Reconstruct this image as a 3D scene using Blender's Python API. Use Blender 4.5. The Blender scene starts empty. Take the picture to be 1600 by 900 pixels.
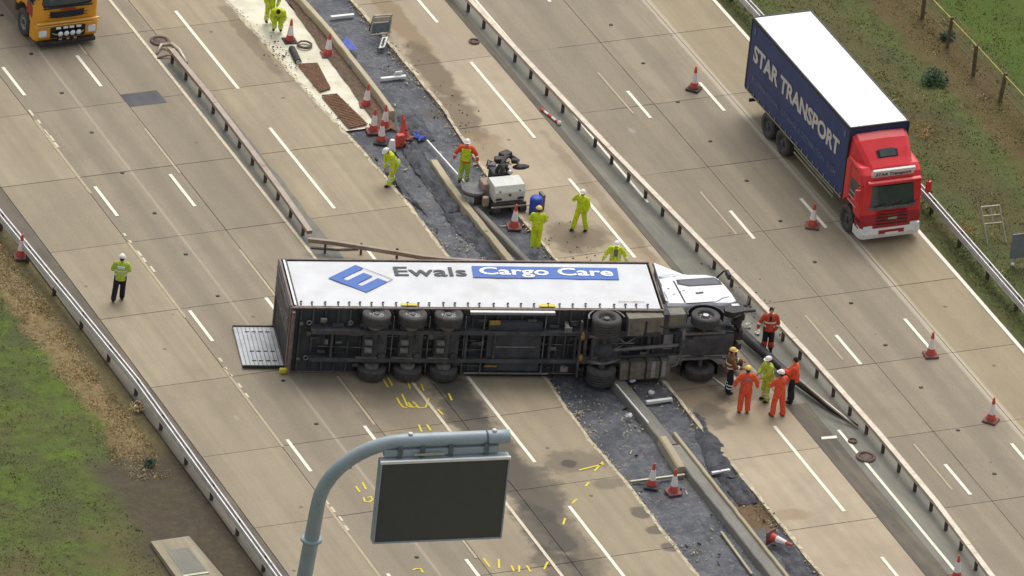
import bpy, bmesh, math, random
from mathutils import Vector, Matrix, noise
import numpy as np
random.seed(7)
RAD = math.radians
scene = bpy.context.scene
col = scene.collection

# ---------------------------------------------------------------- camera
# metres: X across the road, Y along the road, Z up
FWD = Vector((0.0, 0.0, 0.0))
heading, pitch, roll, dist = 0.46685, 0.509569, 0.107676, 380.0
fw = Vector((math.sin(heading) * math.cos(pitch), math.cos(heading) * math.cos(pitch), -math.sin(pitch)))
rt0 = Vector((math.cos(heading), -math.sin(heading), 0))
up0 = rt0.cross(fw)
rt = rt0 * math.cos(roll) + up0 * math.sin(roll)
up = -rt0 * math.sin(roll) + up0 * math.cos(roll)
cam_data = bpy.data.cameras.new('camera')
cam = bpy.data.objects.new('camera', cam_data)
col.objects.link(cam)
m = Matrix((rt, up, -fw)).transposed().to_4x4()
m.translation = -fw * dist
cam.matrix_world = m
cam_data.sensor_width = 36.0
cam_data.lens = 44.399 * dist * 36.0 / 1600.0
cam_data.clip_start = 10.0
cam_data.clip_end = 6000.0
scene.camera = cam

# ---------------------------------------------------------------- light
SUN_EL, SUN_AZ = RAD(58), RAD(35)
world = bpy.data.worlds.new('World')
scene.world = world
world.use_nodes = True
wn, wl = world.node_tree.nodes, world.node_tree.links
wn.clear()
sky = wn.new('ShaderNodeTexSky')
sky.sky_type = 'NISHITA'
sky.sun_disc = False
sky.sun_elevation = SUN_EL
sky.sun_rotation = SUN_AZ
sky.dust_density = 4.0
sky.air_density = 1.0
hs = wn.new('ShaderNodeHueSaturation')
hs.inputs['Saturation'].default_value = 0.25
bg = wn.new('ShaderNodeBackground')
bg.inputs['Strength'].default_value = 0.15
wo = wn.new('ShaderNodeOutputWorld')
wl.new(sky.outputs[0], hs.inputs['Color'])
wl.new(hs.outputs[0], bg.inputs['Color'])
wl.new(bg.outputs[0], wo.inputs['Surface'])
sd = bpy.data.lights.new('sun', 'SUN')
sd.energy = 1.0
sd.angle = RAD(40)
sd.color = (1.0, 0.97, 0.92)
sun = bpy.data.objects.new('sun', sd)
col.objects.link(sun)
sun.rotation_euler = (math.pi / 2 - SUN_EL, 0, math.pi - SUN_AZ)
scene.view_settings.view_transform = 'Standard'
scene.view_settings.look = 'None'
scene.view_settings.gamma = 1.0
scene.view_settings.exposure = 0.20

# ---------------------------------------------------------------- materials
def srgb(r, g, b):
    f = lambda c: (c / 255 / 12.92) if c / 255 <= 0.04045 else ((c / 255 + 0.055) / 1.055) ** 2.4
    return (f(r), f(g), f(b), 1.0)

class NT:
    """small helper around a material's node tree"""
    def __init__(self, name, rough=0.8, metal=0.0, spec=0.3):
        self.m = bpy.data.materials.new(name)
        self.m.use_nodes = True
        self.n, self.l = self.m.node_tree.nodes, self.m.node_tree.links
        self.b = self.n['Principled BSDF']
        self.b.inputs['Roughness'].default_value = rough
        self.b.inputs['Metallic'].default_value = metal
        self.b.inputs['Specular IOR Level'].default_value = spec
        self.geo = self.n.new('ShaderNodeNewGeometry')
        self.pos = self.geo.outputs['Position']
    def val(self, x, sock):
        if isinstance(x, (int, float)): sock.default_value = x
        elif isinstance(x, tuple): sock.default_value = x
        else: self.l.new(x, sock)
    def math(self, op, a, b=0.0, clamp=False):
        n = self.n.new('ShaderNodeMath'); n.operation = op; n.use_clamp = clamp
        self.val(a, n.inputs[0]); self.val(b, n.inputs[1]); return n.outputs[0]
    def mapv(self, scale=(1, 1, 1), rot=0.0, loc=(0, 0, 0), src=None):
        n = self.n.new('ShaderNodeMapping'); n.inputs['Scale'].default_value = scale
        n.inputs['Rotation'].default_value = (0, 0, rot); n.inputs['Location'].default_value = loc
        self.l.new(src or self.pos, n.inputs['Vector']); return n.outputs[0]
    def noise(self, scale, detail=4, rough=0.55, vec=None, dist=0.0):
        n = self.n.new('ShaderNodeTexNoise'); n.inputs['Scale'].default_value = scale
        n.inputs['Detail'].default_value = detail; n.inputs['Roughness'].default_value = rough
        n.inputs['Distortion'].default_value = dist
        self.l.new(vec or self.pos, n.inputs['Vector']); return n.outputs['Fac']
    def voro(self, scale, vec=None, feat='F1', out='Distance'):
        n = self.n.new('ShaderNodeTexVoronoi'); n.inputs['Scale'].default_value = scale; n.feature = feat
        self.l.new(vec or self.pos, n.inputs['Vector']); return n.outputs[out]
    def ramp(self, x, a, b, lo=0.0, hi=1.0):
        n = self.n.new('ShaderNodeMapRange'); n.interpolation_type = 'SMOOTHSTEP'
        self.val(x, n.inputs[0])
        for i, v in enumerate((a, b, lo, hi)): n.inputs[i + 1].default_value = v
        return n.outputs[0]
    def mix(self, fac, a, b, mode='MIX'):
        n = self.n.new('ShaderNodeMix'); n.data_type = 'RGBA'; n.blend_type = mode
        self.val(fac, n.inputs[0]); self.val(a, n.inputs[6]); self.val(b, n.inputs[7]); return n.outputs[2]
    def sep(self):
        n = self.n.new('ShaderNodeSeparateXYZ'); self.l.new(self.pos, n.inputs[0]); return n.outputs
    def color(self, c): self.val(c, self.b.inputs['Base Color']); return self
    def bump(self, h, strength=0.3, dist=0.02):
        n = self.n.new('ShaderNodeBump'); n.inputs['Strength'].default_value = strength
        n.inputs['Distance'].default_value = dist
        self.l.new(h, n.inputs['Height']); self.l.new(n.outputs[0], self.b.inputs['Normal']); return self

def plain(name, c, rough=0.6, metal=0.0, var=0.25, scale=6.0, spec=0.4, dirt=None):
    t = NT(name, rough, metal, spec)
    n1 = t.noise(scale, 5, 0.6)
    dark = tuple(v * (1 - var) for v in c[:3]) + (1,)
    light = tuple(min(1, v * (1 + var * 0.6)) for v in c[:3]) + (1,)
    cc = t.mix(t.ramp(n1, 0.3, 0.7), dark, light)
    if dirt:
        cc = t.mix(t.ramp(t.noise(scale * 0.4, 6, 0.7), 0.5, 0.75, 0, dirt[3]), cc, tuple(dirt[:3]) + (1,))
    t.color(cc)
    return t.m

def concrete_mat(name, base, dark, light, tracks=None, stains=()):
    t = NT(name, 0.85, 0, 0.25)
    x, y, z = t.sep()
    n_big = t.noise(0.16, 4, 0.6)
    n_mid = t.noise(1.1, 6, 0.65)
    streak = t.noise(1.0, 5, 0.6, t.mapv((2.6, 0.06, 1)))
    n_fine = t.noise(14, 4, 0.7)
    c = t.mix(t.ramp(n_big, 0.3, 0.7), base, light)
    c = t.mix(t.ramp(streak, 0.36, 0.66, 0, 0.28 if 'works' in name else 0.50), c, dark)
    c = t.mix(t.ramp(t.noise(0.5, 5, 0.65, t.mapv((1, .5, 1), 0, (11, 3, 0))), 0.45, 0.7, 0, 0.45), c, (dark[0] * .92, dark[1] * .90, dark[2] * .94, 1))
    c = t.mix(t.ramp(n_mid, 0.42, 0.75, 0, 0.30), c, dark)
    # every slab weathers a little differently
    oi = t.n.new('ShaderNodeObjectInfo')
    c = t.mix(t.ramp(oi.outputs['Random'], 0, 1, 0.0, 0.42), c, dark)
    c = t.mix(t.ramp(n_fine, 0.35, 0.65, 0, 0.16), c, (0.50, 0.46, 0.38, 1))
    # scattered dark spots and pale scuffs
    sp = t.ramp(t.voro(0.62), 0.035, 0.06, 1, 0)
    c = t.mix(t.math('MULTIPLY', sp, 0.6), c, (0.07, 0.065, 0.06, 1))
    sc = t.ramp(t.voro(0.37, t.mapv((1, .6, 1), 0.6, (3, 7, 0))), 0.02, 0.07, 0.30, 0)
    c = t.mix(sc, c, (0.62, 0.60, 0.55, 1))
    for (cx, w, amt, pale) in (tracks or ()):
        d = t.math('ABSOLUTE', t.math('SUBTRACT', t.math('SUBTRACT', x, t.math('MULTIPLY', y, 0.0108)), cx))
        mk = t.ramp(t.math('ADD', d, t.math('MULTIPLY', t.noise(1.3, 4, 0.7), w)), w * 0.8, w * 1.9, amt, 0)
        c = t.mix(mk, c, (0.60, 0.53, 0.42, 1) if pale else dark)
    for (cx, cy, rx, ry, ang, amt, colr) in stains:
        v = t.mapv((1, 1, 1), 0, (-cx, -cy, 0))
        v = t.mapv((1 / rx, 1 / ry, 0), ang, (0, 0, 0), v)   # rotate, then scale
        ln = t.n.new('ShaderNodeVectorMath'); ln.operation = 'LENGTH'; t.l.new(v, ln.inputs[0])
        e = t.math('ADD', ln.outputs['Value'], t.math('MULTIPLY', t.math('SUBTRACT', t.noise(1.3, 6, 0.6), 0.5), 1.3))
        c = t.mix(t.ramp(e, 0.62, 1.02, amt, 0), c, colr)
    t.color(c)
    t.bump(t.noise(35, 3, 0.7), 0.25, 0.01)
    return t.m

DIRT_BROWN = srgb(112, 98, 80); WET = srgb(92, 86, 76); OIL = srgb(72, 70, 66); MUD = srgb(140, 120, 92)
CB, CD, CL = srgb(164, 148, 121), srgb(138, 125, 104), srgb(174, 159, 132)
stains_mid = [
    (-5.15, -12.5, 0.95, 10.0, 0.0, 0.60, WET),
    ((-5.20, -9.63, 0.00) [0], (-5.20, -9.63, 0.00)[1], 0.85, 4.2, 0.02, 0.80, WET),
    ((-4.83, -6.58, 0.00)[0], (-4.83, -6.58, 0.00)[1], 0.7, 2.2, 0.05, 0.75, OIL),
    ((-4.91, -12.80, 0.00)[0], (-4.91, -12.80, 0.00)[1], 1.2, 2.6, 0.0, 0.70, WET),
    ((-5.69, -15.66, 0.00)[0], (-5.69, -15.66, 0.00)[1], 0.9, 2.4, 0.0, 0.70, OIL),
    ((-6.08, -18.14, 0.00)[0], (-6.08, -18.14, 0.00)[1], 1.0, 2.0, 0.0, 0.60, OIL),
    ((-2.70, -11.61, 0.00)[0], (-2.70, -11.61, 0.00)[1], 1.5, 0.9, 0.1, 0.50, WET),
    ((-2.13, -13.31, 0.00)[0], (-2.13, -13.31, 0.00)[1], 0.8, 0.45, 0.1, 0.45, WET),
    ((-1.93, -15.42, 0.00)[0], (-1.93, -15.42, 0.00)[1], 0.45, 0.5, 0.1, 0.65, OIL),
    ((-1.92, -16.56, 0.00)[0], (-1.92, -16.56, 0.00)[1], 0.42, 0.35, 0.1, 0.65, OIL),
    ((-1.98, -17.76, 0.00)[0], (-1.98, -17.76, 0.00)[1], 0.3, 0.35, 0.1, 0.65, OIL),
    ((-3.03, -11.70, 0.00)[0], (-3.03, -11.70, 0.00)[1], 0.3, 0.3, 0.0, 0.75, OIL),
    ((-6.92, -6.94, 0.00)[0], (-6.92, -6.94, 0.00)[1], 2.2, 2.0, 0.0, 0.30, WET),
    ((-6.06, 6.01, 0.00)[0], (-6.06, 6.01, 0.00)[1], 0.9, 4.5, 0.0, 0.30, DIRT_BROWN),
    ((-1.97, 19.44, 0.00)[0], (-1.97, 19.44, 0.00)[1], 0.35, 3.6, 0.0, 0.55, DIRT_BROWN),  # darker grey-brown band on the slab, left of the blinding
    ((-8.22, -5.48, 0.00)[0], (-8.22, -5.48, 0.00)[1], 3.0, 1.2, 0.25, 0.25, WET),
]
stains_right = [
    ((3.93, 19.52, 0.00)[0], (3.93, 19.52, 0.00)[1], 0.55, 4.0, 0.0, 0.75, MUD),
    ((3.64, 15.55, 0.00)[0], (3.64, 15.55, 0.00)[1], 0.65, 3.0, 0.0, 0.80, DIRT_BROWN),
    ((3.19, 12.18, 0.00)[0], (3.19, 12.18, 0.00)[1], 0.9, 2.4, 0.0, 0.75, DIRT_BROWN),
    ((3.25, 9.70, 0.00)[0], (3.25, 9.70, 0.00)[1], 0.9, 1.6, 0.0, 0.50, MUD),
    ((3.74, 2.83, 0.00)[0], (3.74, 2.83, 0.00)[1], 1.4, 1.3, 0.0, 0.70, DIRT_BROWN),
    ((3.25, -8.66, 0.00)[0], (3.25, -8.66, 0.00)[1], 1.2, 1.6, 0.0, 0.70, DIRT_BROWN),
    ((3.14, -9.99, 0.00)[0], (3.14, -9.99, 0.00)[1], 0.7, 1.2, 0.0, 0.60, WET),
    ((4.96, -8.42, 0.00)[0], (4.96, -8.42, 0.00)[1], 1.3, 1.5, 0.0, 0.65, WET),
    ((3.01, -16.85, 0.00)[0], (3.01, -16.85, 0.00)[1], 0.8, 0.5, 0.1, 0.45, MUD),
    ((5.64, 0.93, 0.00)[0], (5.64, 0.93, 0.00)[1], 0.35, 6.0, 0.0, 0.40, MUD),
    ((5.76, 5.68, 0.00)[0], (5.76, 5.68, 0.00)[1], 0.3, 6.0, 0.0, 0.35, DIRT_BROWN),
    ((4.60, -6.27, 0.00)[0], (4.60, -6.27, 0.00)[1], 2.2, 1.6, 0.0, 0.60, WET),
]
M = {}
M['conc_left'] = concrete_mat('concrete_left', srgb(160, 146, 120), srgb(134, 122, 103), srgb(170, 156, 129),
                              [(-10.1, 0.06, 0.22, True), (-10.9, 0.4, 0.5, False), (-9.35, 0.4, 0.5, False), (-13.3, 0.5, 0.2, False)], stains_mid[11:12])
M['conc_lane'] = concrete_mat('concrete_running_lane', srgb(150, 137, 115), srgb(126, 116, 100), srgb(160, 147, 124), [(-10.1, 0.06, 0.25, True), (-10.9, 0.35, 0.4, False), (-9.4, 0.35, 0.4, False), (-7.3, 0.6, 0.4, False), (11.9, 0.4, 0.35, False), (9.2, 0.4, 0.3, False), (10.6, 0.35, 0.3, False), (13.4, 0.12, 0.5, True)], stains_mid[:1] + stains_mid[12:13])
M['conc_mid'] = concrete_mat('concrete_middle', CB, CD, CL, [(-7.3, 0.6, 0.45, False), (-5.0, 0.35, 0.35, False)], stains_mid)
M['conc_work'] = concrete_mat('concrete_works_side', srgb(174, 157, 131), srgb(148, 133, 112), srgb(188, 172, 146), None, stains_right)
M['conc_right'] = concrete_mat('concrete_right', srgb(160, 145, 116), srgb(138, 125, 101), srgb(168, 152, 122),
                               [(13.5, 0.13, 0.5, True), (11.9, 0.4, 0.35, False), (10.6, 0.35, 0.3, False), (9.2, 0.4, 0.3, False), (14.3, 0.3, 0.25, False)])
M['joint'] = plain('joint_sealant', srgb(96, 86, 74), 0.9, 0, 0.5, 2.0)

def asphalt_mat(name, base, dark, pale, speck=0.5, bump=0.4):
    t = NT(name, 0.8, 0, 0.3)
    c = t.mix(t.ramp(t.noise(0.5, 6, 0.65), 0.35, 0.65), base, dark)
    c = t.mix(t.ramp(t.noise(1.0, 5, 0.6, t.mapv((3, 0.25, 1))), 0.45, 0.7, 0, 0.6), c, pale)
    c = t.mix(t.ramp(t.noise(18, 4, 0.75), 0.52, 0.75, 0, speck), c, pale)
    c = t.mix(t.ramp(t.voro(1.9), 0.03, 0.07, 0.65, 0), c, (0.03, 0.03, 0.03, 1))
    t.color(c); t.bump(t.noise(25, 4, 0.8), bump, 0.02)
    return t.m
M['median'] = asphalt_mat('median_asphalt', srgb(132, 128, 116), srgb(116, 115, 106), srgb(150, 143, 126), 0.3)
M['median_left'] = asphalt_mat('old_reserve_asphalt', srgb(132, 126, 112), srgb(106, 107, 102), srgb(150, 140, 122), 0.3)
M['dark_asphalt'] = asphalt_mat('dark_asphalt', srgb(106, 98, 86), srgb(90, 85, 76), srgb(130, 118, 100), 0.35)
M['patch'] = asphalt_mat('repair_asphalt', srgb(92, 92, 94), srgb(80, 80, 84), srgb(104, 102, 100), 0.3)

def trench_mat():
    t = NT('trench_fill', 0.72, 0, 0.35)
    x, y, z = t.sep()
    base, dk, pl = srgb(120, 122, 127), srgb(90, 92, 98), srgb(160, 158, 156)
    c = t.mix(t.ramp(t.noise(0.8, 6, 0.7), 0.35, 0.65), base, dk)
    c = t.mix(t.ramp(t.noise(2.4, 7, 0.75, None, 1.2), 0.48, 0.72, 0, 0.8), c, pl)
    c = t.mix(t.ramp(t.noise(1.0, 5, 0.6, t.mapv((4, 0.5, 1))), 0.55, 0.75, 0, 0.5), c, srgb(60, 60, 66))
    c = t.mix(t.ramp(t.noise(0.45, 4, 0.6, t.mapv((1, 1, 1), 0, (9, 4, 2))), 0.58, 0.75, 0, 0.55), c, srgb(122, 108, 88))
    c = t.mix(t.ramp(t.noise(7, 6, 0.85), 0.50, 0.66, 0, 0.6), c, srgb(76, 77, 83))
    spots = t.ramp(t.noise(13, 3, 0.85), 0.60, 0.68, 0, 0.9)
    zone = t.ramp(t.noise(0.7, 3, 0.6, t.mapv((1, 1, 1), 0, (2, 3, 1))), 0.45, 0.65)
    c = t.mix(t.math('MULTIPLY', spots, zone), c, (0.45, 0.45, 0.44, 1))
    # rusty spoil near the fallen cone
    for (cx, cy, r, colr) in (((1.95, -16.35, 0.00)[0], (1.95, -16.35, 0.00)[1], 0.78, srgb(134, 104, 66)),):
        v = t.mapv((1 / r, 0.6 / r, 0), 0, (-cx / r, -cy * 0.6 / r, 0))
        ln = t.n.new('ShaderNodeVectorMath'); ln.operation = 'LENGTH'; t.l.new(v, ln.inputs[0])
        e = t.math('ADD', ln.outputs['Value'], t.math('MULTIPLY', t.noise(3, 5, 0.7), 0.8))
        c = t.mix(t.ramp(e, 1.0, 1.45, 0.85, 0), c, colr)
    t.color(c); t.bump(t.noise(8, 8, 0.85), 1.0, 0.10)
    return t.m
M['trench'] = trench_mat()

def poly_mat():
    t = NT('black_polythene', 0.38, 0, 0.5)
    c = t.mix(t.ramp(t.noise(1.6, 6, 0.7), 0.4, 0.7), srgb(76, 78, 84), srgb(118, 120, 124))
    c = t.mix(t.ramp(t.noise(9, 5, 0.8), 0.6, 0.75, 0, 0.5), c, srgb(130, 122, 110))
    t.color(c); t.bump(t.noise(4, 8, 0.8, None, 2.5), 1.0, 0.14)
    return t.m
M['polythene'] = poly_mat()

def blinding_mat():
    t = NT('fresh_blinding_concrete', 0.9, 0, 0.2)
    c = t.mix(t.ramp(t.noise(1.2, 5, 0.6), 0.4, 0.7), srgb(226, 221, 200), srgb(206, 198, 172))
    c = t.mix(t.ramp(t.noise(3.0, 7, 0.8), 0.60, 0.72, 0, 0.75), c, srgb(158, 142, 112))
    t.color(c); t.bump(t.noise(9, 5, 0.7), 0.3, 0.02)
    return t.m
M['blinding'] = blinding_mat()
M['beam'] = concrete_mat('slipformed_beam', srgb(130, 128, 121), srgb(98, 97, 93), srgb(158, 152, 138))
M['beam_pale'] = concrete_mat('pale_beam', srgb(186, 172, 140), srgb(150, 138, 112), srgb(205, 192, 162))

def ground_mat(name, side):
    t = NT(name, 0.95, 0, 0.1)
    x, y, z = t.sep()
    g1, g2, g3 = (srgb(104, 122, 56) if side == 'left' else srgb(100, 108, 64)), srgb(92, 98, 64), srgb(110, 102, 72)
    c = t.mix(t.ramp(t.noise(0.35, 6, 0.65), 0.38, 0.62), g1, g2)
    c = t.mix(t.ramp(t.noise(0.22, 6, 0.7, t.mapv((1, 1, 1), 0, (5, 2, 8))), 0.50, 0.68, 0, 0.6), c, g3)
    c = t.mix(t.ramp(t.noise(2.2, 6, 0.75, t.mapv((1, 1, 1), 0.4)), 0.42, 0.68, 0, 0.6), c, srgb(72, 72, 46))
    wob = t.math('MULTIPLY', t.math('SUBTRACT', t.noise(0.6, 5, 0.6), 0.5), 1.6)
    if side == 'left':
        tan, soil = srgb(160, 136, 100), srgb(86, 78, 68)
        xe = t.math('ADD', x, wob)
        band = t.math('MULTIPLY', t.ramp(xe, -18.1, -17.5), t.ramp(y, -9.0, -7.0))
        c = t.mix(t.math('MULTIPLY', band, 0.85), c, t.mix(t.ramp(t.noise(5, 6, 0.8), 0.4, 0.65), tan, srgb(112, 94, 68)))
        band2 = t.math('MULTIPLY', t.ramp(xe, -16.9, -16.5), 0.65)
        c = t.mix(band2, c, srgb(92, 90, 66))
        patch = t.ramp(t.math('ADD', y, t.math('MULTIPLY', wob, 2.2)), -9.5, -12.5, 0, 0.75)
        c = t.mix(t.math('MULTIPLY', patch, t.ramp(t.noise(0.5, 6, 0.7, t.mapv((1, 1, 1), 0, (1, 9, 0))), 0.38, 0.7)), c, srgb(112, 98, 74))
        soilm = t.math('MULTIPLY', t.ramp(xe, -20.2, -18.6), t.ramp(t.math('ADD', y, wob), -6.6, -8.2))
        c = t.mix(t.math('MULTIPLY', soilm, 0.92), c, t.mix(t.ramp(t.noise(3, 6, 0.8), 0.4, 0.7), soil, srgb(104, 92, 78)))
    else:
        xe = t.math('ADD', x, wob)
        b = t.math('MULTIPLY', t.ramp(xe, 18.2, 19.0), t.ramp(xe, 21.2, 20.2))
        c = t.mix(t.math('MULTIPLY', b, 0.45), c, srgb(104, 90, 66))
        b = t.math('MULTIPLY', t.ramp(xe, 21.3, 22.2), t.ramp(xe, 24.4, 23.6))
        c = t.mix(t.math('MULTIPLY', b, 0.60), c, srgb(112, 88, 64))
        b = t.ramp(xe, 24.2, 24.9)
        c = t.mix(t.math('MULTIPLY', b, 0.6), c, srgb(84, 108, 40))
    c = t.mix(t.ramp(t.noise(20, 3, 0.8), 0.62, 0.75, 0, 0.4), c, srgb(168, 156, 120))
    t.color(c); t.bump(t.noise(9, 6, 0.8), 0.9, 0.08)
    return t.m
M['verge_left'] = ground_mat('verge_ground_left', 'left')
M['verge_right'] = ground_mat('verge_ground_right', 'right')

def blade_mat(name, cols):
    t = NT(name, 0.8, 0, 0.15)
    r = t.geo.outputs['Random Per Island']
    c = t.mix(t.ramp(r, 0.0, 0.5), cols[0], cols[1])
    c = t.mix(t.ramp(r, 0.55, 0.95), c, cols[2])
    c = t.mix(t.ramp(t.noise(0.35, 4, 0.6), 0.4, 0.65, 0, 0.6), c, cols[3])
    t.color(c)
    return t.m
M['grass_blades'] = blade_mat('grass_blades', [srgb(136, 150, 84), srgb(124, 136, 82), srgb(166, 160, 112), srgb(146, 134, 98)])
M['dry_blades'] = blade_mat('dry_grass_blades', [srgb(206, 184, 140), srgb(172, 148, 108), srgb(218, 202, 164), srgb(160, 138, 100)])

def paint_mat(name, c, wear=0.3):
    t = NT(name, 0.7, 0, 0.3)
    w = t.ramp(t.noise(7, 6, 0.8), 0.62 - wear * 0.4, 0.78 - wear * 0.3, 0, 0.75)
    t.color(t.mix(w, c, srgb(165, 150, 125))); return t.m
M['white_line'] = paint_mat('white_road_paint', srgb(232, 226, 208), 0.1)
M['worn_line'] = paint_mat('worn_road_paint', srgb(214, 202, 176), 0.35)
M['ghost_line'] = paint_mat('faded_road_paint', srgb(182, 168, 140), 0.55)
M['yellow_line'] = paint_mat('yellow_spray_paint', srgb(226, 204, 60), 0.15)

def steel(name, c, rust=0.4):
    t = NT(name, 0.45, 0.35, 0.5)
    cc = t.mix(t.ramp(t.noise(3, 5, 0.7), 0.4, 0.7), c, tuple(v * 0.75 for v in c[:3]) + (1,))
    cc = t.mix(t.ramp(t.noise(1.3, 6, 0.7, t.mapv((1, 0.5, 1))), 0.5, 0.7, 0, rust), cc, srgb(134, 112, 92))
    t.color(cc); return t.m
M['rail_old'] = steel('weathered_barrier_steel', srgb(190, 178, 160), 0.3)
M['rail_worn'] = steel('worn_median_steel', srgb(150, 136, 122), 0.7)
M['rail_white'] = steel('galvanised_barrier_steel', srgb(208, 204, 200), 0.2)
M['post'] = plain('barrier_post_steel', srgb(80, 70, 64), 0.7, 0.2, 0.3)
M['gantry'] = plain('grey_blue_gantry_paint', srgb(150, 164, 170), 0.4, 0.0, 0.10, 1.2, 0.5, (0.25, 0.27, 0.26, 0.35))
M['gantry_dark'] = plain('gantry_bracket_steel', srgb(104, 112, 116), 0.5, 0.3, 0.2)
M['screen'] = plain('unlit_matrix_panel', srgb(70, 73, 70), 0.5, 0, 0.05, 3)

M['white_curtain'] = plain('white_curtain_vinyl', srgb(206, 207, 208), 0.45, 0, 0.09, 1.1, 0.4, (0.42, 0.39, 0.33, 0.38))
M['cab_white'] = plain('white_cab_paint', srgb(228, 229, 232), 0.3, 0, 0.05, 1, 0.5, (0.4, 0.38, 0.34, 0.2))
M['logo_blue'] = plain('printed_blue', srgb(50, 98, 176), 0.5, 0, 0.08)
M['logo_navy'] = plain('printed_dark_grey', srgb(48, 50, 58), 0.5, 0, 0.08)
M['logo_white'] = plain('printed_white', srgb(236, 236, 236), 0.5, 0, 0.03)
M['frame_rust'] = plain('trailer_frame_steel', srgb(124, 108, 100), 0.6, 0.1, 0.3)
M['under'] = plain('grimy_underside', srgb(80, 80, 82), 0.8, 0.1, 0.35, 2.5, 0.3, (0.16, 0.14, 0.12, 0.5))
M['under_light'] = plain('grimy_bracket_steel', srgb(118, 116, 112), 0.7, 0.2, 0.35, 4)
M['floor_dark'] = plain('trailer_floor_underside', srgb(68, 70, 74), 0.8, 0, 0.3, 1.5, 0.3, (0.12, 0.11, 0.1, 0.6))
M['tyre'] = plain('tyre_rubber', srgb(62, 62, 63), 0.85, 0, 0.25, 9)
M['tyre_dusty'] = plain('dusty_tyre_rubber', srgb(80, 78, 76), 0.9, 0, 0.25, 5)
M['rim'] = plain('wheel_rim_steel', srgb(156, 156, 152), 0.5, 0.1, 0.3, 8)
M['rim_dark'] = plain('dark_wheel_rim', srgb(92, 90, 88), 0.6, 0.3, 0.3, 8)
M['chrome'] = plain('bright_hub_metal', srgb(176, 177, 178), 0.3, 0.5, 0.2, 14)
M['tank'] = plain('aluminium_tank', srgb(124, 118, 106), 0.5, 0.3, 0.3, 4)
M['box_tan'] = plain('battery_box_plastic', srgb(122, 116, 102), 0.7, 0, 0.2, 4)
M['door_grey'] = plain('trailer_door_panel', srgb(164, 168, 172), 0.5, 0.2, 0.15, 2)
M['rear_dark'] = plain('trailer_rear_inner', srgb(104, 98, 94), 0.7, 0, 0.4, 2.2)
M['black'] = plain('black_plastic', srgb(30, 30, 32), 0.5, 0, 0.2)
M['dark_steel'] = plain('dark_painted_steel', srgb(58, 56, 56), 0.6, 0.2, 0.3, 6)
M['yellow'] = plain('yellow_reflector', srgb(214, 198, 60), 0.5, 0, 0.1)
M['ochre'] = plain('ochre_bracket', srgb(150, 120, 60), 0.6, 0, 0.2)
M['white_part'] = plain('white_painted_metal', srgb(226, 226, 222), 0.4, 0, 0.06, 4)
M['glass'] = plain('dark_tinted_glass', srgb(52, 66, 66), 0.12, 0, 0.2, 2, 0.8)
M['glass_grey'] = plain('grey_side_glass', srgb(62, 64, 74), 0.15, 0, 0.2, 2, 0.8)

M['roof_cream'] = plain('translucent_white_roof', srgb(246, 248, 240), 0.6, 0, 0.02, 0.7)
M['navy'] = plain('navy_curtain_vinyl', srgb(48, 64, 110), 0.5, 0, 0.14, 1.1, 0.4)
M['navy_print'] = plain('cream_print', srgb(206, 200, 192), 0.6, 0, 0.12, 5)
M['navy_faint'] = plain('faint_print', srgb(110, 116, 146), 0.6, 0, 0.15, 5)
M['red_paint'] = plain('red_cab_paint', srgb(214, 48, 54), 0.3, 0, 0.08, 1.5, 0.5)
M['red_dark'] = plain('red_lower_panel', srgb(160, 28, 34), 0.35, 0, 0.2, 3, 0.5)
M['yellow_cab'] = plain('amber_cab_paint', srgb(226, 158, 42), 0.32, 0, 0.12, 2, 0.5)
M['yellow_cab_pale'] = plain('amber_trim', srgb(224, 176, 84), 0.4, 0, 0.1, 2, 0.5)
M['lamp_glass'] = plain('lamp_glass', srgb(222, 228, 236), 0.12, 0, 0.1, 9, 0.8)

def fabric(name, c, dirty=0.35):
    t = NT(name, 0.8, 0, 0.2)
    lo = tuple(v * 0.68 for v in c[:3]) + (1,)
    cc = t.mix(t.ramp(t.noise(7, 5, 0.7, None, 1.5), 0.40, 0.66), c, lo)
    cc = t.mix(t.ramp(t.noise(3, 6, 0.8), 0.52, 0.74, 0, dirty), cc, srgb(96, 88, 70))
    t.color(cc); t.bump(t.noise(9, 4, 0.7, None, 2.0), 1.0, 0.05)
    return t.m
M['hivis_yellow'] = fabric('hi_vis_yellow', srgb(220, 238, 52), 0.2)
M['hivis_green'] = fabric('hi_vis_lime', srgb(196, 222, 84), 0.3)
M['hivis_orange'] = fabric('hi_vis_orange', srgb(250, 104, 70), 0.15)
M['fire_red'] = fabric('orange_red_fire_coat', srgb(214, 88, 62))
M['brown_coat'] = fabric('brown_fire_coat', srgb(138, 98, 64))
M['navy_cloth'] = fabric('dark_trousers', srgb(48, 48, 58), 0.2)
M['reflect'] = plain('reflective_tape', srgb(216, 222, 212), 0.4, 0, 0.05)
M['skin'] = plain('skin', srgb(196, 146, 118), 0.6, 0, 0.06, 20)
M['helmet_white'] = plain('white_helmet', srgb(236, 234, 226), 0.3, 0, 0.04)
M['helmet_yellow'] = plain('yellow_helmet', srgb(232, 196, 104), 0.3, 0, 0.05)
M['hair'] = plain('dark_hair', srgb(40, 32, 28), 0.8, 0, 0.2, 30)
M['boot'] = plain('black_boot', srgb(32, 30, 30), 0.7, 0, 0.2)
M['cone_red'] = plain('cone_orange_red', srgb(204, 82, 68), 0.6, 0, 0.12, 6, 0.4, (0.16, 0.08, 0.07, 0.5))
M['cone_white'] = plain('cone_white_sleeve', srgb(232, 224, 220), 0.5, 0, 0.06, 6)
M['cone_base'] = plain('cone_base_rubber', srgb(128, 84, 80), 0.8, 0, 0.25, 6)
M['cone_base_dark'] = plain('cone_base_dark', srgb(70, 66, 66), 0.8, 0, 0.25, 6)
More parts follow.
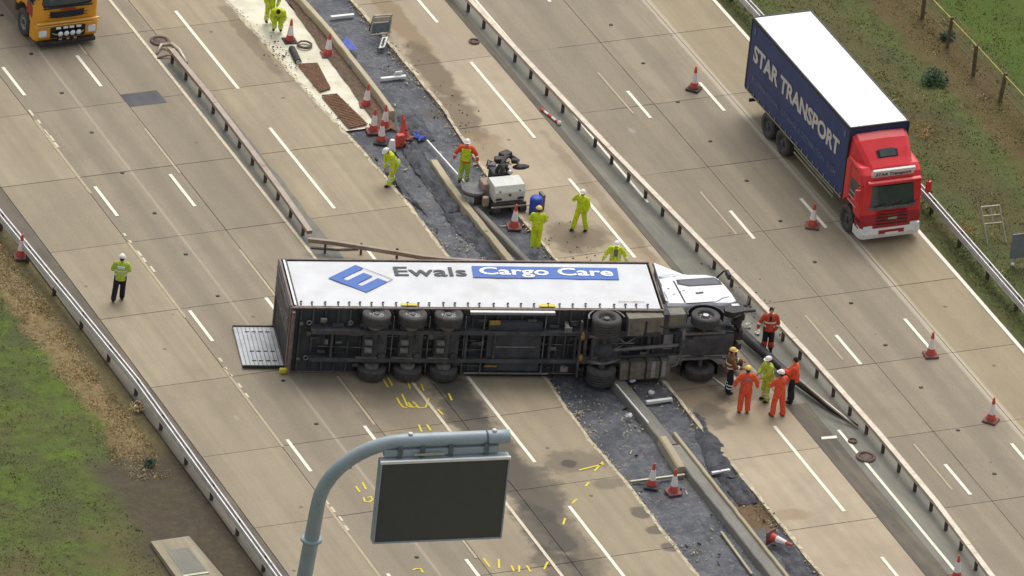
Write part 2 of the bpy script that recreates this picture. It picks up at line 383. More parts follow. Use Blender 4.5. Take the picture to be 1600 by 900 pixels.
M['mach_white'] = plain('machine_white_paint', srgb(206, 206, 196), 0.45, 0, 0.08, 5, 0.4, (0.35, 0.32, 0.27, 0.3))
M['mach_dark'] = plain('machine_dark_steel', srgb(70, 64, 64), 0.7, 0.2, 0.35, 7)
M['mach_grey'] = plain('machine_grey_steel', srgb(108, 106, 106), 0.6, 0.2, 0.25, 4)
M['mach_pink'] = plain('machine_faded_paint', srgb(160, 136, 126), 0.7, 0, 0.25, 5)
M['blue'] = plain('blue_plastic', srgb(46, 74, 168), 0.5, 0, 0.2, 4)
M['mesh_brown'] = plain('rusted_reinforcement', srgb(150, 116, 92), 0.85, 0.1, 0.35, 12)
M['soil'] = plain('brown_soil', srgb(106, 88, 72), 0.95, 0, 0.4, 9)
M['wood'] = plain('weathered_wood', srgb(112, 98, 74), 0.85, 0, 0.3, 5)
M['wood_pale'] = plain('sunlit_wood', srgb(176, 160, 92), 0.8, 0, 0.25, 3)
M['metal_frame'] = plain('galvanised_tube', srgb(168, 166, 146), 0.5, 0.4, 0.15)
M['sign_grey'] = plain('sign_back_grey', srgb(122, 128, 134), 0.5, 0.1, 0.1)
M['manhole'] = plain('iron_cover', srgb(112, 94, 84), 0.8, 0.2, 0.4, 12)
M['chip'] = plain('concrete_chippings', srgb(196, 184, 156), 0.9, 0, 0.3, 3)
M['gravel'] = plain('tan_gravel', srgb(176, 158, 126), 0.9, 0, 0.35, 3)
M['pad'] = concrete_mat('stained_pad_concrete', srgb(150, 141, 118), srgb(116, 108, 90), srgb(168, 158, 132))
M['shrub'] = plain('shrub_leaves', srgb(54, 84, 58), 0.8, 0, 0.4, 9)
M['leaf'] = plain('fallen_leaves', srgb(176, 138, 84), 0.85, 0, 0.4, 9)

# ---------------------------------------------------------------- mesh helpers
class MB:
    """collects shapes (optionally through a matrix) and links them as ONE mesh object"""
    def __init__(self, mat=None): self.bm = bmesh.new(); self.M = mat or Matrix.Identity(4)
    def _add(self, verts, faces, smooth=False):
        vs = [self.bm.verts.new(self.M @ Vector(v)) for v in verts]
        for f in faces:
            try:
                fc = self.bm.faces.new([vs[i] for i in f]); fc.smooth = smooth
            except ValueError: pass
        return vs
    def box(self, c, s, rot=None, bev=0.0, taper=None):
        hx, hy, hz = s[0] / 2, s[1] / 2, s[2] / 2
        R = rot or Matrix.Identity(3)
        if isinstance(R, (int, float)): R = Matrix.Rotation(R, 3, 'Z')
        c = Vector(c)
        if bev <= 0:
            P = [(sx * hx, sy * hy, sz * hz) for sz in (-1, 1) for sy in (-1, 1) for sx in (-1, 1)]
            if taper:
                P = [(x * (taper if z > 0 else 1), y * (taper if z > 0 else 1), z) for x, y, z in P]
            self._add([c + R @ Vector(p) for p in P],
                      [(0, 2, 3, 1), (4, 5, 7, 6), (0, 1, 5, 4), (2, 6, 7, 3), (0, 4, 6, 2), (1, 3, 7, 5)])
        else:
            b = min(bev, hx * .9, hy * .9, hz * .9)
            t = bmesh.new(); bmesh.ops.create_cube(t, size=1)
            for v in t.verts: v.co = Vector((v.co.x * s[0], v.co.y * s[1], v.co.z * s[2]))
            bmesh.ops.bevel(t, geom=t.edges[:], offset=b, segments=2, affect='EDGES', profile=0.6)
            t.verts.index_update()
            self._add([c + R @ v.co for v in t.verts], [[v.index for v in f.verts] for f in t.faces])
            t.free()
        return self
    def cyl(self, a, b, r, n=12, r2=None, cap=True, smooth=True):
        a, b = Vector(a), Vector(b); d = (b - a)
        if d.length < 1e-6: return self
        d.normalize(); u = d.orthogonal().normalized(); w = d.cross(u); r2 = r if r2 is None else r2
        V = []
        for p, rr in ((a, r), (b, r2)):
            for i in range(n):
                t = 2 * math.pi * i / n; V.append(p + (u * math.cos(t) + w * math.sin(t)) * rr)
        self._add(V, [(i, (i + 1) % n, n + (i + 1) % n, n + i) for i in range(n)], smooth)
        if cap:
            self._add(V[:n], [list(range(n))[::-1]]); self._add(V[n:], [list(range(n))])
        return self
    def tube(self, pts, r, n=8, closed=False, rz=None):
        pts = [Vector(p) for p in pts]; V = []; N = len(pts); prev = None
        for i, p in enumerate(pts):
            if closed: d = pts[(i + 1) % N] - pts[i - 1]
            else: d = pts[min(i + 1, N - 1)] - pts[max(i - 1, 0)]
            d.normalize()
            u = d.orthogonal().normalized() if prev is None else (prev - d * prev.dot(d)).normalized()
            prev = u; w = d.cross(u)
            rr = r[i] if isinstance(r, (list, tuple)) else r
            for k in range(n):
                t = 2 * math.pi * k / n; V.append(p + (u * math.cos(t) + w * math.sin(t)) * rr)
        F = []
        for i in range(N if closed else N - 1):
            j = (i + 1) % N
            F += [(i * n + k, i * n + (k + 1) % n, j * n + (k + 1) % n, j * n + k) for k in range(n)]
        if not closed: F += [list(range(n))[::-1], [(N - 1) * n + k for k in range(n)]]
        self._add(V, F, True); return self
    def lathe(self, prof, n=20, o=(0, 0, 0), axis='Z', cap=True):
        """prof: (radius, height) pairs turned about an axis through o"""
        o = Vector(o); V = []
        for r, h in prof:
            for k in range(n):
                t = 2 * math.pi * k / n; c, s = math.cos(t) * r, math.sin(t) * r
                V.append(o + Vector({'Z': (c, s, h), 'Y': (s, h, c), 'X': (h, c, s)}[axis]))
        F = []
        for i in range(len(prof) - 1):
            F += [(i * n + k, i * n + (k + 1) % n, (i + 1) * n + (k + 1) % n, (i + 1) * n + k) for k in range(n)]
        self._add(V, F, True)
        if cap:
            self._add(V[:n], [list(range(n))[::-1]]); self._add(V[-n:], [list(range(n))])
        return self
    def ball(self, c, r, n=12, R=None):
        c = Vector(c); r = (r, r, r) if isinstance(r, (int, float)) else r; V = []; m_ = max(4, n // 2)
        for i in range(m_ + 1):
            p = math.pi * i / m_
            for k in range(n):
                t = 2 * math.pi * k / n
                v = Vector((r[0] * math.sin(p) * math.cos(t), r[1] * math.sin(p) * math.sin(t), r[2] * math.cos(p)))
                V.append(c + (R @ v if R else v))
        self._add(V, [(i * n + k, (i + 1) * n + k, (i + 1) * n + (k + 1) % n, i * n + (k + 1) % n) for i in range(m_) for k in range(n)], True)
        return self
    def prism(self, poly, a, b, plane='XY'):
        """a closed outline (list of 2-tuples) given depth from a to b along the third axis"""
        def P(p, h): return {'XY': (p[0], p[1], h), 'XZ': (p[0], h, p[1]), 'YZ': (h, p[0], p[1])}[plane]
        n = len(poly)
        V = [P(p, a) for p in poly] + [P(p, b) for p in poly]
        self._add(V, [list(range(n)), [n + i for i in range(n)][::-1]] + [(i, n + i, n + (i + 1) % n, (i + 1) % n) for i in range(n)])
        return self
    def faces(self, V, F, smooth=False): self._add(V, F, smooth); return self
    def build(self, name, mat, parent=None, weld=False, bev=0.0, smooth=None):
        if weld: bmesh.ops.remove_doubles(self.bm, verts=self.bm.verts[:], dist=0.0005)
        if bev:
            bmesh.ops.bevel(self.bm, geom=[e for e in self.bm.edges if len(e.link_faces) == 2 and e.calc_face_angle(0) > 0.4], offset=bev, segments=2, affect='EDGES', profile=0.6)
        bmesh.ops.recalc_face_normals(self.bm, faces=self.bm.faces[:])
        me = bpy.data.meshes.new(name); self.bm.to_mesh(me); self.bm.free()
        if mat: me.materials.append(M[mat] if isinstance(mat, str) else mat)
        return link(name, me, parent)

def link(name, me, parent=None):
    o = bpy.data.objects.new(name, me); col.objects.link(o)
    if parent: o.parent = parent
    return o
def tag(o, label=None, cat=None, group=None, kind=None):
    if label: o['label'] = label
    if cat: o['category'] = cat
    if group: o['group'] = group
    if kind: o['kind'] = kind
    return o
def empty(name, loc=(0, 0, 0), rz=0.0):
    o = bpy.data.objects.new(name, None); col.objects.link(o)
    o.location = loc; o.rotation_euler = (0, 0, rz); o.empty_display_size = 0.3
    return o
def kids(o): return [c for c in o.children]
def copy_tree(o, parent=None):
    c = o.copy(); col.objects.link(c)
    if parent: c.parent = parent
    for ch in kids(o): copy_tree(ch, c)
    return c
def struct(o): o['kind'] = 'structure'; return o
def text_mesh(txt, size, bold=0.0, mat=None, xs=1.0):
    cu = bpy.data.curves.new('lettering', 'FONT'); cu.body = txt; cu.size = size; cu.offset = bold
    cu.extrude = 0.004; cu.align_x = 'LEFT'; cu.resolution_u = 3
    to = bpy.data.objects.new('t', cu); col.objects.link(to)
    dg = bpy.context.evaluated_depsgraph_get(); me = bpy.data.meshes.new_from_object(to.evaluated_get(dg))
    bpy.data.objects.remove(to); bpy.data.curves.remove(cu)
    V = [v.co.copy() for v in me.vertices]; F = [list(p.vertices) for p in me.polygons]
    bpy.data.meshes.remove(me)
    x0 = min(v.x for v in V); x1 = max(v.x for v in V); y0 = min(v.y for v in V); y1 = max(v.y for v in V)
    return [Vector(((v.x - x0) * xs, v.y, v.z)) for v in V], F, (x1 - x0) * xs, y0, y1
def lettering(txt, size, width, bold, fn, name, mat, parent, height=None):
    """flat print: fn(x, y, z) maps the text plane to the surface; stretched to the given width"""
    V, F, w, y0, y1 = text_mesh(txt, size, bold)
    k = width / w; ky = (height / (y1 - y0)) if height else 1
    mb = MB()
    mb.faces([fn(v.x * k, v.y * ky, v.z) for v in V], F)
    return tag(mb.build(name, mat, parent), kind='stuff' if name == 'small_lettering' else None)

def CX(u, y): 
    yy = max(-60, min(60, y)); s = 0.0108 - 0.0004 * yy
    return u + 0.0108 * yy - 0.0002 * yy * yy + s * (y - yy)

MEDT = [(-45, 7.3), (-23.0, 7.88), (-18, 8.12), (-13.25, 8.2), (-8, 8.15), (-2.87, 8.0), (2.6, 7.72), (8.0, 7.45), (14.5, 7.22), (19.4, 7.08), (24, 6.85), (45, 6.4)]
# ---------------------------------------------------------------- ground and carriageways
YS = list(np.arange(-60, 61, 1.0)); FAR = [-900, -300, -120] ; YF = FAR + YS + [120, 300, 900]
def strip(name, u0, u1, z, mat, ys=YF, label=None):
    V, F = [], []
    for y in ys:
        V += [(CX(u0, y) if not callable(u0) else u0(y), y, z), (CX(u1, y) if not callable(u1) else u1(y), y, z)]
    for i in range(len(ys) - 1): F.append((2 * i, 2 * i + 1, 2 * i + 3, 2 * i + 2))
    return MB().faces(V, F).build(name, mat)
def lerp_tab(tab, y):
    tab = sorted(tab)
    if y <= tab[0][0]: return tab[0][1]
    for (a, xa), (b, xb) in zip(tab, tab[1:]):
        if y <= b: return xa + (xb - xa) * (y - a) / (b - a)
    return tab[-1][1]
TLt = [(-60, -2.6), (-30, -1.95), (-19.3, -1.73), (-16.3, -1.67), (-13.5, -1.55), (-10.5, -1.6), (-7.9, -1.50), (-5.8, -1.35), (2.7, -1.28), (6, -1.15), (8.1, -1.17), (11, -1.22), (14, -1.4), (16.8, -1.5), (19.3, -1.52), (22.4, -1.62), (60, -2.0)]
TRt = [(-60, 1.6), (-30, 2.1), (-20.8, 2.3), (-15.2, 2.42), (-11.1, 2.42), (-8, 2.5), (-3, 2.4), (1.8, 2.32), (5, 2.35), (7.1, 2.35), (9, 2.5), (10.6, 2.62), (13, 2.85), (18.3, 2.88), (21.3, 2.82), (60, 3.2)]
def jag(x, y, s): return x + 0.04 * noise.noise(Vector((0, y * 1.0, s))) + 0.03 * noise.noise(Vector((3, y * 4.7, s)))
def TL(y): return jag(lerp_tab(TLt, y), y, 1.0)
def TR(y): return jag(lerp_tab(TRt, y), y, 5.0)

def ground_sheet(name, x0, x1, mat, side):
    """one sheet with real relief near the road, reaching the horizon"""
    n = 150
    xs = [x0 + (x1 - x0) * i / 70.0 for i in range(71)]
    far = -2500 if side < 0 else 2500
    ys = [-2500, -900, -300, -100] + list(np.linspace(-45, 45, 180)) + [100, 300, 900, 2500]
    cols_ = ([far, far / 6, far / 20 ] + xs) if side < 0 else (xs + [far / 20, far / 6, far])
    V, F = [], []
    for y in ys:
        for x in cols_:
            near = (abs(y) < 46 and x0 - .1 < x < x1 + .1)
            z = -0.06
            if near:
                edge = min(abs(x - (x1 if side < 0 else x0)), 1.5) / 1.5
                z += edge * (0.16 * noise.noise(Vector((x * 0.5, y * 0.5, 1))) + 0.05 * noise.noise(Vector((x * 2.4, y * 2.4, 7)))) + 0.05 * edge
            V.append((x + (CX(0, y) if (near or x in (x0, x1)) else 0), y, z))
    w = len(cols_)
    for j in range(len(ys) - 1):
        for i in range(w - 1): F.append((j * w + i, j * w + i + 1, (j + 1) * w + i + 1, (j + 1) * w + i))
    return struct(MB().faces(V, F, True).build(name, mat))
base = MB().faces([(-2600, -2600, -0.62), (2600, -2600, -0.62), (2600, 2600, -0.62), (-2600, 2600, -0.62)], [(0, 1, 2, 3)]).build('ground', 'soil')
struct(base)
vl = ground_sheet('verge_left', -27.0, -15.75, 'verge_left', -1)
vr = ground_sheet('verge_right', 16.16, 29.0, 'verge_right', 1)
YT = [y / 4.0 for y in range(-240, 241)]
struct(strip('carriageway_bed_left', -15.1, lambda y: TL(y) - 0.03, -0.035, 'joint', YT))
struct(strip('carriageway_bed_middle', lambda y: TR(y) + 0.03, 6.2, -0.035, 'joint', YT))
struct(strip('carriageway_bed_right', lambda y: lerp_tab(MEDT, y) + .02, 16.2, -0.035, 'joint'))
struct(strip('drainage_strip', -15.9, -15.06, -0.012, 'dark_asphalt'))
struct(strip('central_reserve', 6.17, 8.75, -0.006, 'median'))
for nm, a, b, mt in (('far_carriageway', -15.0, -1.6, 'conc_left'), ('far_carriageway', 2.8, 6.1, 'conc_work'), ('far_carriageway', 8.7, 16.1, 'conc_right')):
    for ys in ([-900, -300, -120, -90, -60, -47.0], [50.2, 60, 90, 120, 300, 900]):
        struct(strip(nm, a, b, 0.0, mt, ys))

# concrete bays, each its own slab with open joints between
JY = [20.87 - 4.83 * k for k in range(-6, 15)]
slab_root = {}
def slabs(key, cols_, mat_of):
    root = empty('concrete_pavement_' + key, (0, 0, 0)); struct(root)
    for ci in range(len(cols_) - 1):
        a, b = cols_[ci], cols_[ci + 1]
        for k in range(len(JY) - 1):
            y1, y0 = JY[k] - 0.014, JY[k + 1] + 0.014
            g = 0.012
            N = 24
            L = []; Rr = []
            for i in range(N + 1):
                y = y0 + (y1 - y0) * i / N
                L.append(((a(y) if callable(a) else CX(a, y) + g), y)); Rr.append(((b(y) if callable(b) else CX(b, y) - g), y))
            if not callable(a): L = [L[0], L[N // 2], L[-1]]
            if not callable(b): Rr = [Rr[0], Rr[N // 2], Rr[-1]]
            poly = L[::1] + Rr[::-1]
            dz = random.uniform(-0.004, 0.004)
            o = MB().prism(poly, -0.30 if ((callable(a) or callable(b)) and key != 'right') else -0.033, dz).build('slab', mat_of(ci, k), root)
    return root
slabs('left', [-15.05, -12.1, -8.35], lambda c, k: ('conc_left', 'conc_lane')[c])
slabs('middle', [-8.35, -5.35, TL], lambda c, k: ('conc_mid' if k > 9 else 'conc_lane', 'conc_mid')[c])
slabs('works_side', [TR, 6.15], lambda c, k: 'conc_work')
slabs('right', [lambda y: lerp_tab(MEDT, y), 10.5, 13.5, 16.1], lambda c, k: ('conc_lane', 'conc_lane', 'conc_right')[c])
struct(strip('old_reserve_surface', lambda y: CX(-6.02, y) + 0.05 * noise.noise(Vector((y, 0, 3))),
             lambda y: CX(-5.05, y) + 0.12 * noise.noise(Vector((y * .7, 2, 3))), 0.009, 'median_left', [3.2 + i * 0.5 for i in range(32)]))
struct(MB().faces([(-8.25, 16.57, 0.01), (-6.81, 16.56, 0.01), (-6.79, 15.61, 0.01), (-8.23, 15.62, 0.01)], [(0, 1, 2, 3)]).build('repair_patch', 'patch'))

# pale broken rims where the slabs were cut back to the trench
struct(strip('broken_rim_left', lambda y: TL(y) - .10 - .12 * abs(noise.noise(Vector((y * 1.6, 4, 1)))), lambda y: TL(y) + .005, 0.008, 'chip', [y / 5.0 for y in range(-200, 200)]))
struct(strip('broken_rim_right', lambda y: TR(y) - .005, lambda y: TR(y) + .10 + .16 * abs(noise.noise(Vector((y * 1.4, 9, 1)))), 0.008, 'chip', [y / 5.0 for y in range(-200, 200)]))
# dark wet band beside the works-side slabs near the camera end
struct(strip('wet_band', lambda y: CX(6.2, y), lambda y: CX(6.95, y) + 0.08 * noise.noise(Vector((y, 1, 1))), 0.002, 'dark_asphalt', [-45 + i for i in range(36)]))
struct(strip('wet_band_far', lambda y: CX(6.2, y), lambda y: CX(6.42, y) + 0.08 * noise.noise(Vector((y, 1, 1))), 0.002, 'dark_asphalt', [-2 + i for i in range(46)]))

# ---------------------------------------------------------------- road markings (sheets 4 mm above)
mark_root = struct(empty('road_markings'))
def mark(poly, mat='white_line', z=0.012):
    MB().faces([(x, y, z) for x, y in poly], [list(range(len(poly)))]).build('marking', mat, mark_root)
def dash(u, y1, ln, w=0.12, mat='white_line', z=0.012):
    mark([(CX(u, y1) - w / 2, y1), (CX(u, y1) + w / 2, y1), (CX(u, y1 - ln) + w / 2, y1 - ln), (CX(u, y1 - ln) - w / 2, y1 - ln)], mat, z)
for k in range(-4, 7):
    dash(-11.76, 19.54 - 9.1 * k, 2.2, 0.13)
    dash(-8.80, 19.72 - 9.1 * k, 2.4, 0.13)
    dash(-3.98, 22.05 - 9.1 * k, 6.1, 0.13)
    dash(5.17, 15.8 - 9.0 * k, 5.9, 0.13)
    dash(9.94, 12.35 - 9.15 * k, 2.1, 0.13)
    dash(12.83, 12.3 - 8.9 * k, 2.2, 0.13)
    dash(9.45, 13.9 - 9.15 * k, 3.2, 0.08, 'ghost_line')
    dash(-12.08, 15.5 - 9.1 * k, 5.5, 0.10, 'ghost_line')
    for j in range(5):
        dash(-11.98 + random.uniform(-.04, .04), 16.2 - 9.1 * k - j * 0.62 + random.uniform(-.15, .15), random.uniform(.1, .45), 0.09, 'worn_line')
    dash(-8.42, 14.0 - 9.1 * k, 3.4, 0.10, 'ghost_line')
def longline(u, ya, yb, w, mat, z=0.013):
    ys = list(np.arange(yb, ya + .01, 1.0))
    V = []; F = []
    for y in ys: V += [(CX(u, y) - w / 2, y, z), (CX(u, y) + w / 2, y, z)]
    for i in range(len(ys) - 1): F.append((2 * i, 2 * i + 1, 2 * i + 3, 2 * i + 2))
    MB().faces(V, F).build('edge_line', mat, mark_root)
longline(-6.03, 60, -60, 0.12, 'worn_line', 0.015)
longline(16.03, 60, -60, 0.15, 'white_line')
longline(7.27, 60, 4.5, 0.10, 'white_line', 0.006)
longline(7.27, -12, -60, 0.12, 'white_line', 0.006)
mark([(6.31, -12.30, 0.00)[:2], (6.87, -12.35, 0.00)[:2], (6.82, -12.52, 0.00)[:2], (6.25, -12.46, 0.00)[:2]], 'white_line', 0.012)

def stroke(pts, w, mat='yellow_line', z=0.014, name='spray_mark'):
    pts = [Vector((p[0], p[1], 0)) for p in pts]; V = []; F = []
    for i, p in enumerate(pts):
        d = (pts[min(i + 1, len(pts) - 1)] - pts[max(i - 1, 0)]); d.z = 0; d.normalize(); nrm = Vector((-d.y, d.x, 0)) * w / 2
        V += [(p.x - nrm.x, p.y - nrm.y, z), (p.x + nrm.x, p.y + nrm.y, z)]
    for i in range(len(pts) - 1): F.append((2 * i, 2 * i + 1, 2 * i + 3, 2 * i + 2))
    MB().faces(V, F).build(name, mat, mark_root)
Y_ = 0.065
for pts in ([(-7.00, -4.75, 0.00), (-7.05, -5.33, 0.00)], [(-6.79, -4.72, 0.00), (-6.86, -5.29, 0.00)], [(-6.23, -5.18, 0.00), (-6.34, -5.65, 0.00)], [(-5.83, -5.42, 0.00), (-5.94, -5.89, 0.00)],
            [(-7.04, -6.10, 0.00), (-7.09, -6.45, 0.00), (-7.08, -6.76, 0.00), (-6.95, -6.80, 0.00)], [(-6.76, -5.90, 0.00), (-6.90, -6.67, 0.00), (-6.82, -6.83, 0.00)], [(-6.79, -6.48, 0.00), (-6.76, -6.85, 0.00), (-6.59, -6.85, 0.00)],
            [(-6.60, -6.48, 0.00), (-6.56, -6.94, 0.00), (-6.33, -6.96, 0.00)], [(-6.33, -6.96, 0.00), (-5.95, -6.38, 0.00), (-6.12, -6.43, 0.00)], [(-5.97, -7.19, 0.00), (-5.93, -7.56, 0.00)], [(-5.16, -6.27, 0.00), (-5.24, -6.74, 0.00)],
            [(-7.03, -7.99, 0.00), (-7.12, -8.46, 0.00)], [(-6.75, -8.06, 0.00), (-6.78, -8.46, 0.00)], [(-10.78, -11.27, 0.00), (-10.80, -11.66, 0.00)], [(-10.46, -11.09, 0.00), (-10.52, -11.55, 0.00)],
            [(-10.82, -12.04, 0.00), (-10.88, -12.29, 0.00), (-10.75, -12.37, 0.00), (-10.57, -12.24, 0.00), (-10.55, -12.03, 0.00), (-10.69, -12.08, 0.00)], [(-11.07, -16.87, 0.00), (-10.93, -16.82, 0.00), (-10.78, -16.86, 0.00), (-10.80, -17.11, 0.00)],
            [(-8.44, -16.79, 0.00), (-8.45, -17.35, 0.00)], [(-7.95, -16.96, 0.00), (-8.17, -17.51, 0.00)], [(-7.70, -17.46, 0.00), (-7.77, -17.83, 0.00)], [(-7.44, -17.53, 0.00), (-7.61, -17.91, 0.00)], [(-7.19, -17.59, 0.00), (-7.23, -18.01, 0.00)],
            [(-2.86, -12.23, 0.00), (-1.84, -12.06, 0.00)], [(-2.36, -12.41, 0.00), (-1.83, -11.93, 0.00)], [(-3.08, -13.28, 0.00), (-2.87, -13.07, 0.00)], [(-4.01, -14.22, 0.00), (-3.73, -13.99, 0.00)], [(-4.88, -15.43, 0.00), (-4.64, -15.06, 0.00)],
            [(-6.72, -17.97, 0.00), (-6.39, -17.55, 0.00)]):
    stroke(pts, Y_)

# ---------------------------------------------------------------- the works trench
def grid_sheet(name, xa, xb, ya, yb, step, zf, mat, stepx=None):
    ny = int((yb - ya) / step) + 1; nx = int(max(2, (3.8) / (stepx or step)))
    V, F = [], []
    for j in range(ny):
        y = ya + (yb - ya) * j / (ny - 1); a, b = xa(y), xb(y)
        for i in range(nx):
            x = a + (b - a) * i / (nx - 1); V.append((x, y, zf(x, y, i / (nx - 1))))
    for j in range(ny - 1):
        for i in range(nx - 1): F.append((j * nx + i, j * nx + i + 1, (j + 1) * nx + i + 1, (j + 1) * nx + i))
    return MB().faces(V, F, True).build(name, mat)
def tz(x, y, f):
    rough = 0.5 + 0.5 * noise.noise(Vector((x * .4, y * .3, 9)))
    smooth_side = 0.35 if (y > 8 and x > 1.0) else 1.0
    z = -0.13 + smooth_side * (0.045 * noise.noise(Vector((x * 1.1, y * 0.5, 0))) + 0.05 * rough * noise.noise(Vector((x * 4, y * 3.2, 4))) + 0.03 * noise.noise(Vector((x * 10, y * 9, 4))))
    z += 0.07 * max(0, 1 - min(f, 1 - f) * 14)          # spoil heaped against the slab edges
    return z
struct(grid_sheet('trench', lambda y: lerp_tab(TLt, y) - 0.12, lambda y: lerp_tab(TRt, y) + 0.12, -48, 48, 0.09, tz, 'trench'))

def sheet(name, pts, z0, amp, freq, mat, sub=0.10, fold=(1, 1), label=None):
    """a draped quad patch: four ground corners, folded relief"""
    a, b, c, d = [Vector((p[0], p[1], 0)) for p in pts]
    nu = max(3, int((b - a).length / sub)); nv = max(3, int((d - a).length / sub)); V = []; F = []
    for j in range(nv + 1):
        for i in range(nu + 1):
            u, v = i / nu, j / nv
            e = 0.10 * noise.noise(Vector((u * 9, v * 9, 3)))
            p = (a * (1 - u) + b * u) * (1 - v) + (d * (1 - u) + c * u) * v
            p.x += e * (1 if i in (0, nu) else .3); p.y += e * (1 if j in (0, nv) else .3)
            r = noise.noise(Vector((p.x * freq * fold[0], p.y * freq * fold[1], 2.5)))
            edge = min(min(u, 1 - u) * nu, min(v, 1 - v) * nv, 3) / 3
            V.append((p.x, p.y, z0 + amp * (1 - abs(r) * 2) * edge + 0.3 * amp * noise.noise(Vector((p.x * 6, p.y * 6, 1)))))
    w = nu + 1
    for j in range(nv):
        for i in range(nu): F.append((j * w + i, j * w + i + 1, (j + 1) * w + i + 1, (j + 1) * w + i))
    return MB().faces(V, F, True).build(name, mat)
# pale blinding concrete, filling the left half at the top end
bl = grid_sheet('blinding', lambda y: TL(y) + 0.03, lambda y: 0.50 + 0.08 * noise.noise(Vector((y * .9, 3, 3))) - max(0, (13.5 - y)) * 0.10, 12.15, 40, 0.12,
                lambda x, y, f: -0.055 + 0.012 * noise.noise(Vector((x * 2, y * 2, 4))), 'blinding', 0.15)
struct(bl)
struct(sheet('earth_strip', [(0.52, 21.88, 0.00), (1.03, 21.75, 0.00), (0.66, 11.57, 0.00), (0.03, 12.47, 0.00)], -0.02, 0.07, 1.5, 'soil'))
for pts in ([(-1.00, 17.14, 0.00), (-0.29, 17.01, 0.00), (-0.56, 15.18, 0.00), (-1.02, 15.05, 0.00)], [(-1.08, 14.72, 0.00), (-0.50, 14.67, 0.00), (-0.30, 12.35, 0.00), (-1.07, 12.25, 0.00)]):
    a, b, c, d = [Vector(p) for p in pts]
    rm = empty('reinforcement_mesh', (a.x, a.y, 0))
    mb = MB(Matrix.Translation((-a.x, -a.y, 0)))
    mb.faces([(p.x, p.y, -0.035) for p in (a, b, c, d)], [(0, 1, 2, 3)]); mb.build('soil_bed', 'soil', rm)
    mb = MB(Matrix.Translation((-a.x, -a.y, 0))); up3 = Vector((0, 0, 0.02))
    for k in range(23):
        t = k / 22; mb.cyl(a.lerp(d, t) + up3, b.lerp(c, t) + up3 * 1.6, 0.028, 5)
    for k in range(6):
        t = k / 5; mb.cyl(a.lerp(b, t), d.lerp(c, t), 0.02, 5)
    tag(mb.build('bars', 'mesh_brown', rm), kind='stuff')
    tag(rm, 'brown rusted reinforcement mesh bay nearer the long black pipe' if pts[0][1] > 16.5 else 'reddish ribbed reinforcement mesh bay just before the clustered cones', 'reinforcement', 'reinforcement mesh bays in the pale concrete')

def extr_beam(name, pts, w, h, z0, mat, chamfer=0.05, wob=0.0):
    """a long low concrete upstand following ground points"""
    pts = [Vector((p[0], p[1], 0)) for p in pts]; dense = []
    for a, b in zip(pts, pts[1:]):
        n = max(1, int((b - a).length / 0.25))
        dense += [a.lerp(b, i / n) for i in range(n)]
    dense.append(pts[-1]); V = []; F = []
    for i, p in enumerate(dense):
        d = (dense[min(i + 1, len(dense) - 1)] - dense[max(i - 1, 0)]).normalized(); nr = Vector((-d.y, d.x, 0))
        jit = 0.5 * wob * noise.noise(Vector((p.y * 1.7, 0, 1)))
        for s, z in ((-w / 2 - .03, z0), (-w / 2, z0 + h - chamfer), (-w / 2 + chamfer, z0 + h + jit), (w / 2 - chamfer, z0 + h + jit * .5), (w / 2, z0 + h - chamfer), (w / 2 + .03, z0)):
            V.append(p + nr * (s + jit) + Vector((0, 0, z)))
    for i in range(len(dense) - 1):
        F += [(i * 6 + k, i * 6 + (k + 1) % 6, (i + 1) * 6 + (k + 1) % 6, (i + 1) * 6 + k) for k in range(6)]
    F += [list(range(6))[::-1], [(len(dense) - 1) * 6 + k for k in range(6)]]
    return MB().faces(V, F).build(name, mat)
b1 = extr_beam('concrete_beam', [(0.75, 40), (0.90, 21.8), (0.98, 19), (0.92, 16.5), (0.86, 14.2), (0.78, 12.6)], 0.20, 0.42, -0.15, 'beam_pale', 0.02, 0.02)
tag(b1, 'long pale concrete beam with lit top edge beside the cream concrete, ending behind clustered cones', 'concrete beam')
b2 = extr_beam('concrete_beam', [(0.86, 9.0), (0.70, 7.0), (0.66, 5.0), (0.64, 3.2), (0.62, 0.6)], 0.26, 0.34, -0.15, 'beam_pale', 0.02, 0.03)
tag(b2, 'short weathered concrete beam running from the white machine to the overturned lorry', 'concrete beam')
b3 = extr_beam('concrete_beam', [(0.92, -5.5), (0.90, -8.0), (0.90, -11.6)], 0.50, 0.26, -0.15, 'beam', 0.03, 0.05)
tag(b3, 'dirty grey broken concrete beam emerging from under the overturned lorry', 'concrete beam')
b4 = extr_beam('concrete_beam', [(0.96, -11.7), (0.90, -14), (0.74, -21), (0.55, -30), (0.3, -45)], 0.46, 0.28, -0.15, 'beam', 0.03, 0.03)
tag(b4, 'long grey concrete beam leading down to the bottom edge of the frame', 'concrete beam')
b5 = extr_beam('kerb_edging', [(1.28, -11.0), (1.20, -14), (1.04, -21), (.86, -30), (0.62, -45)], 0.13, 0.36, -0.15, 'beam_pale', 0.02, 0.03)
tag(b5, 'narrow pale raised edging on the right side of the long grey beam', 'concrete beam')
b6 = extr_beam('broken_beam_piece', [(0.77, -11.17, 0.00), (0.53, -13.25, 0.00)], 0.30, 0.34, -0.12, 'beam_pale', 0.05, 0.04)
tag(b6, 'broken pinkish concrete beam piece lying left of the long beam behind two cones', 'concrete beam')
b7 = extr_beam('concrete_beam', [(1.04, 5.66, 0.00), (1.21, 2.75, 0.00), (1.36, 0.83, 0.00)], 0.22, 0.22, -0.13, 'beam', 0.04, 0.03)
tag(b7, 'low narrow grey concrete upstand right of the short beam below the white machine', 'concrete beam')

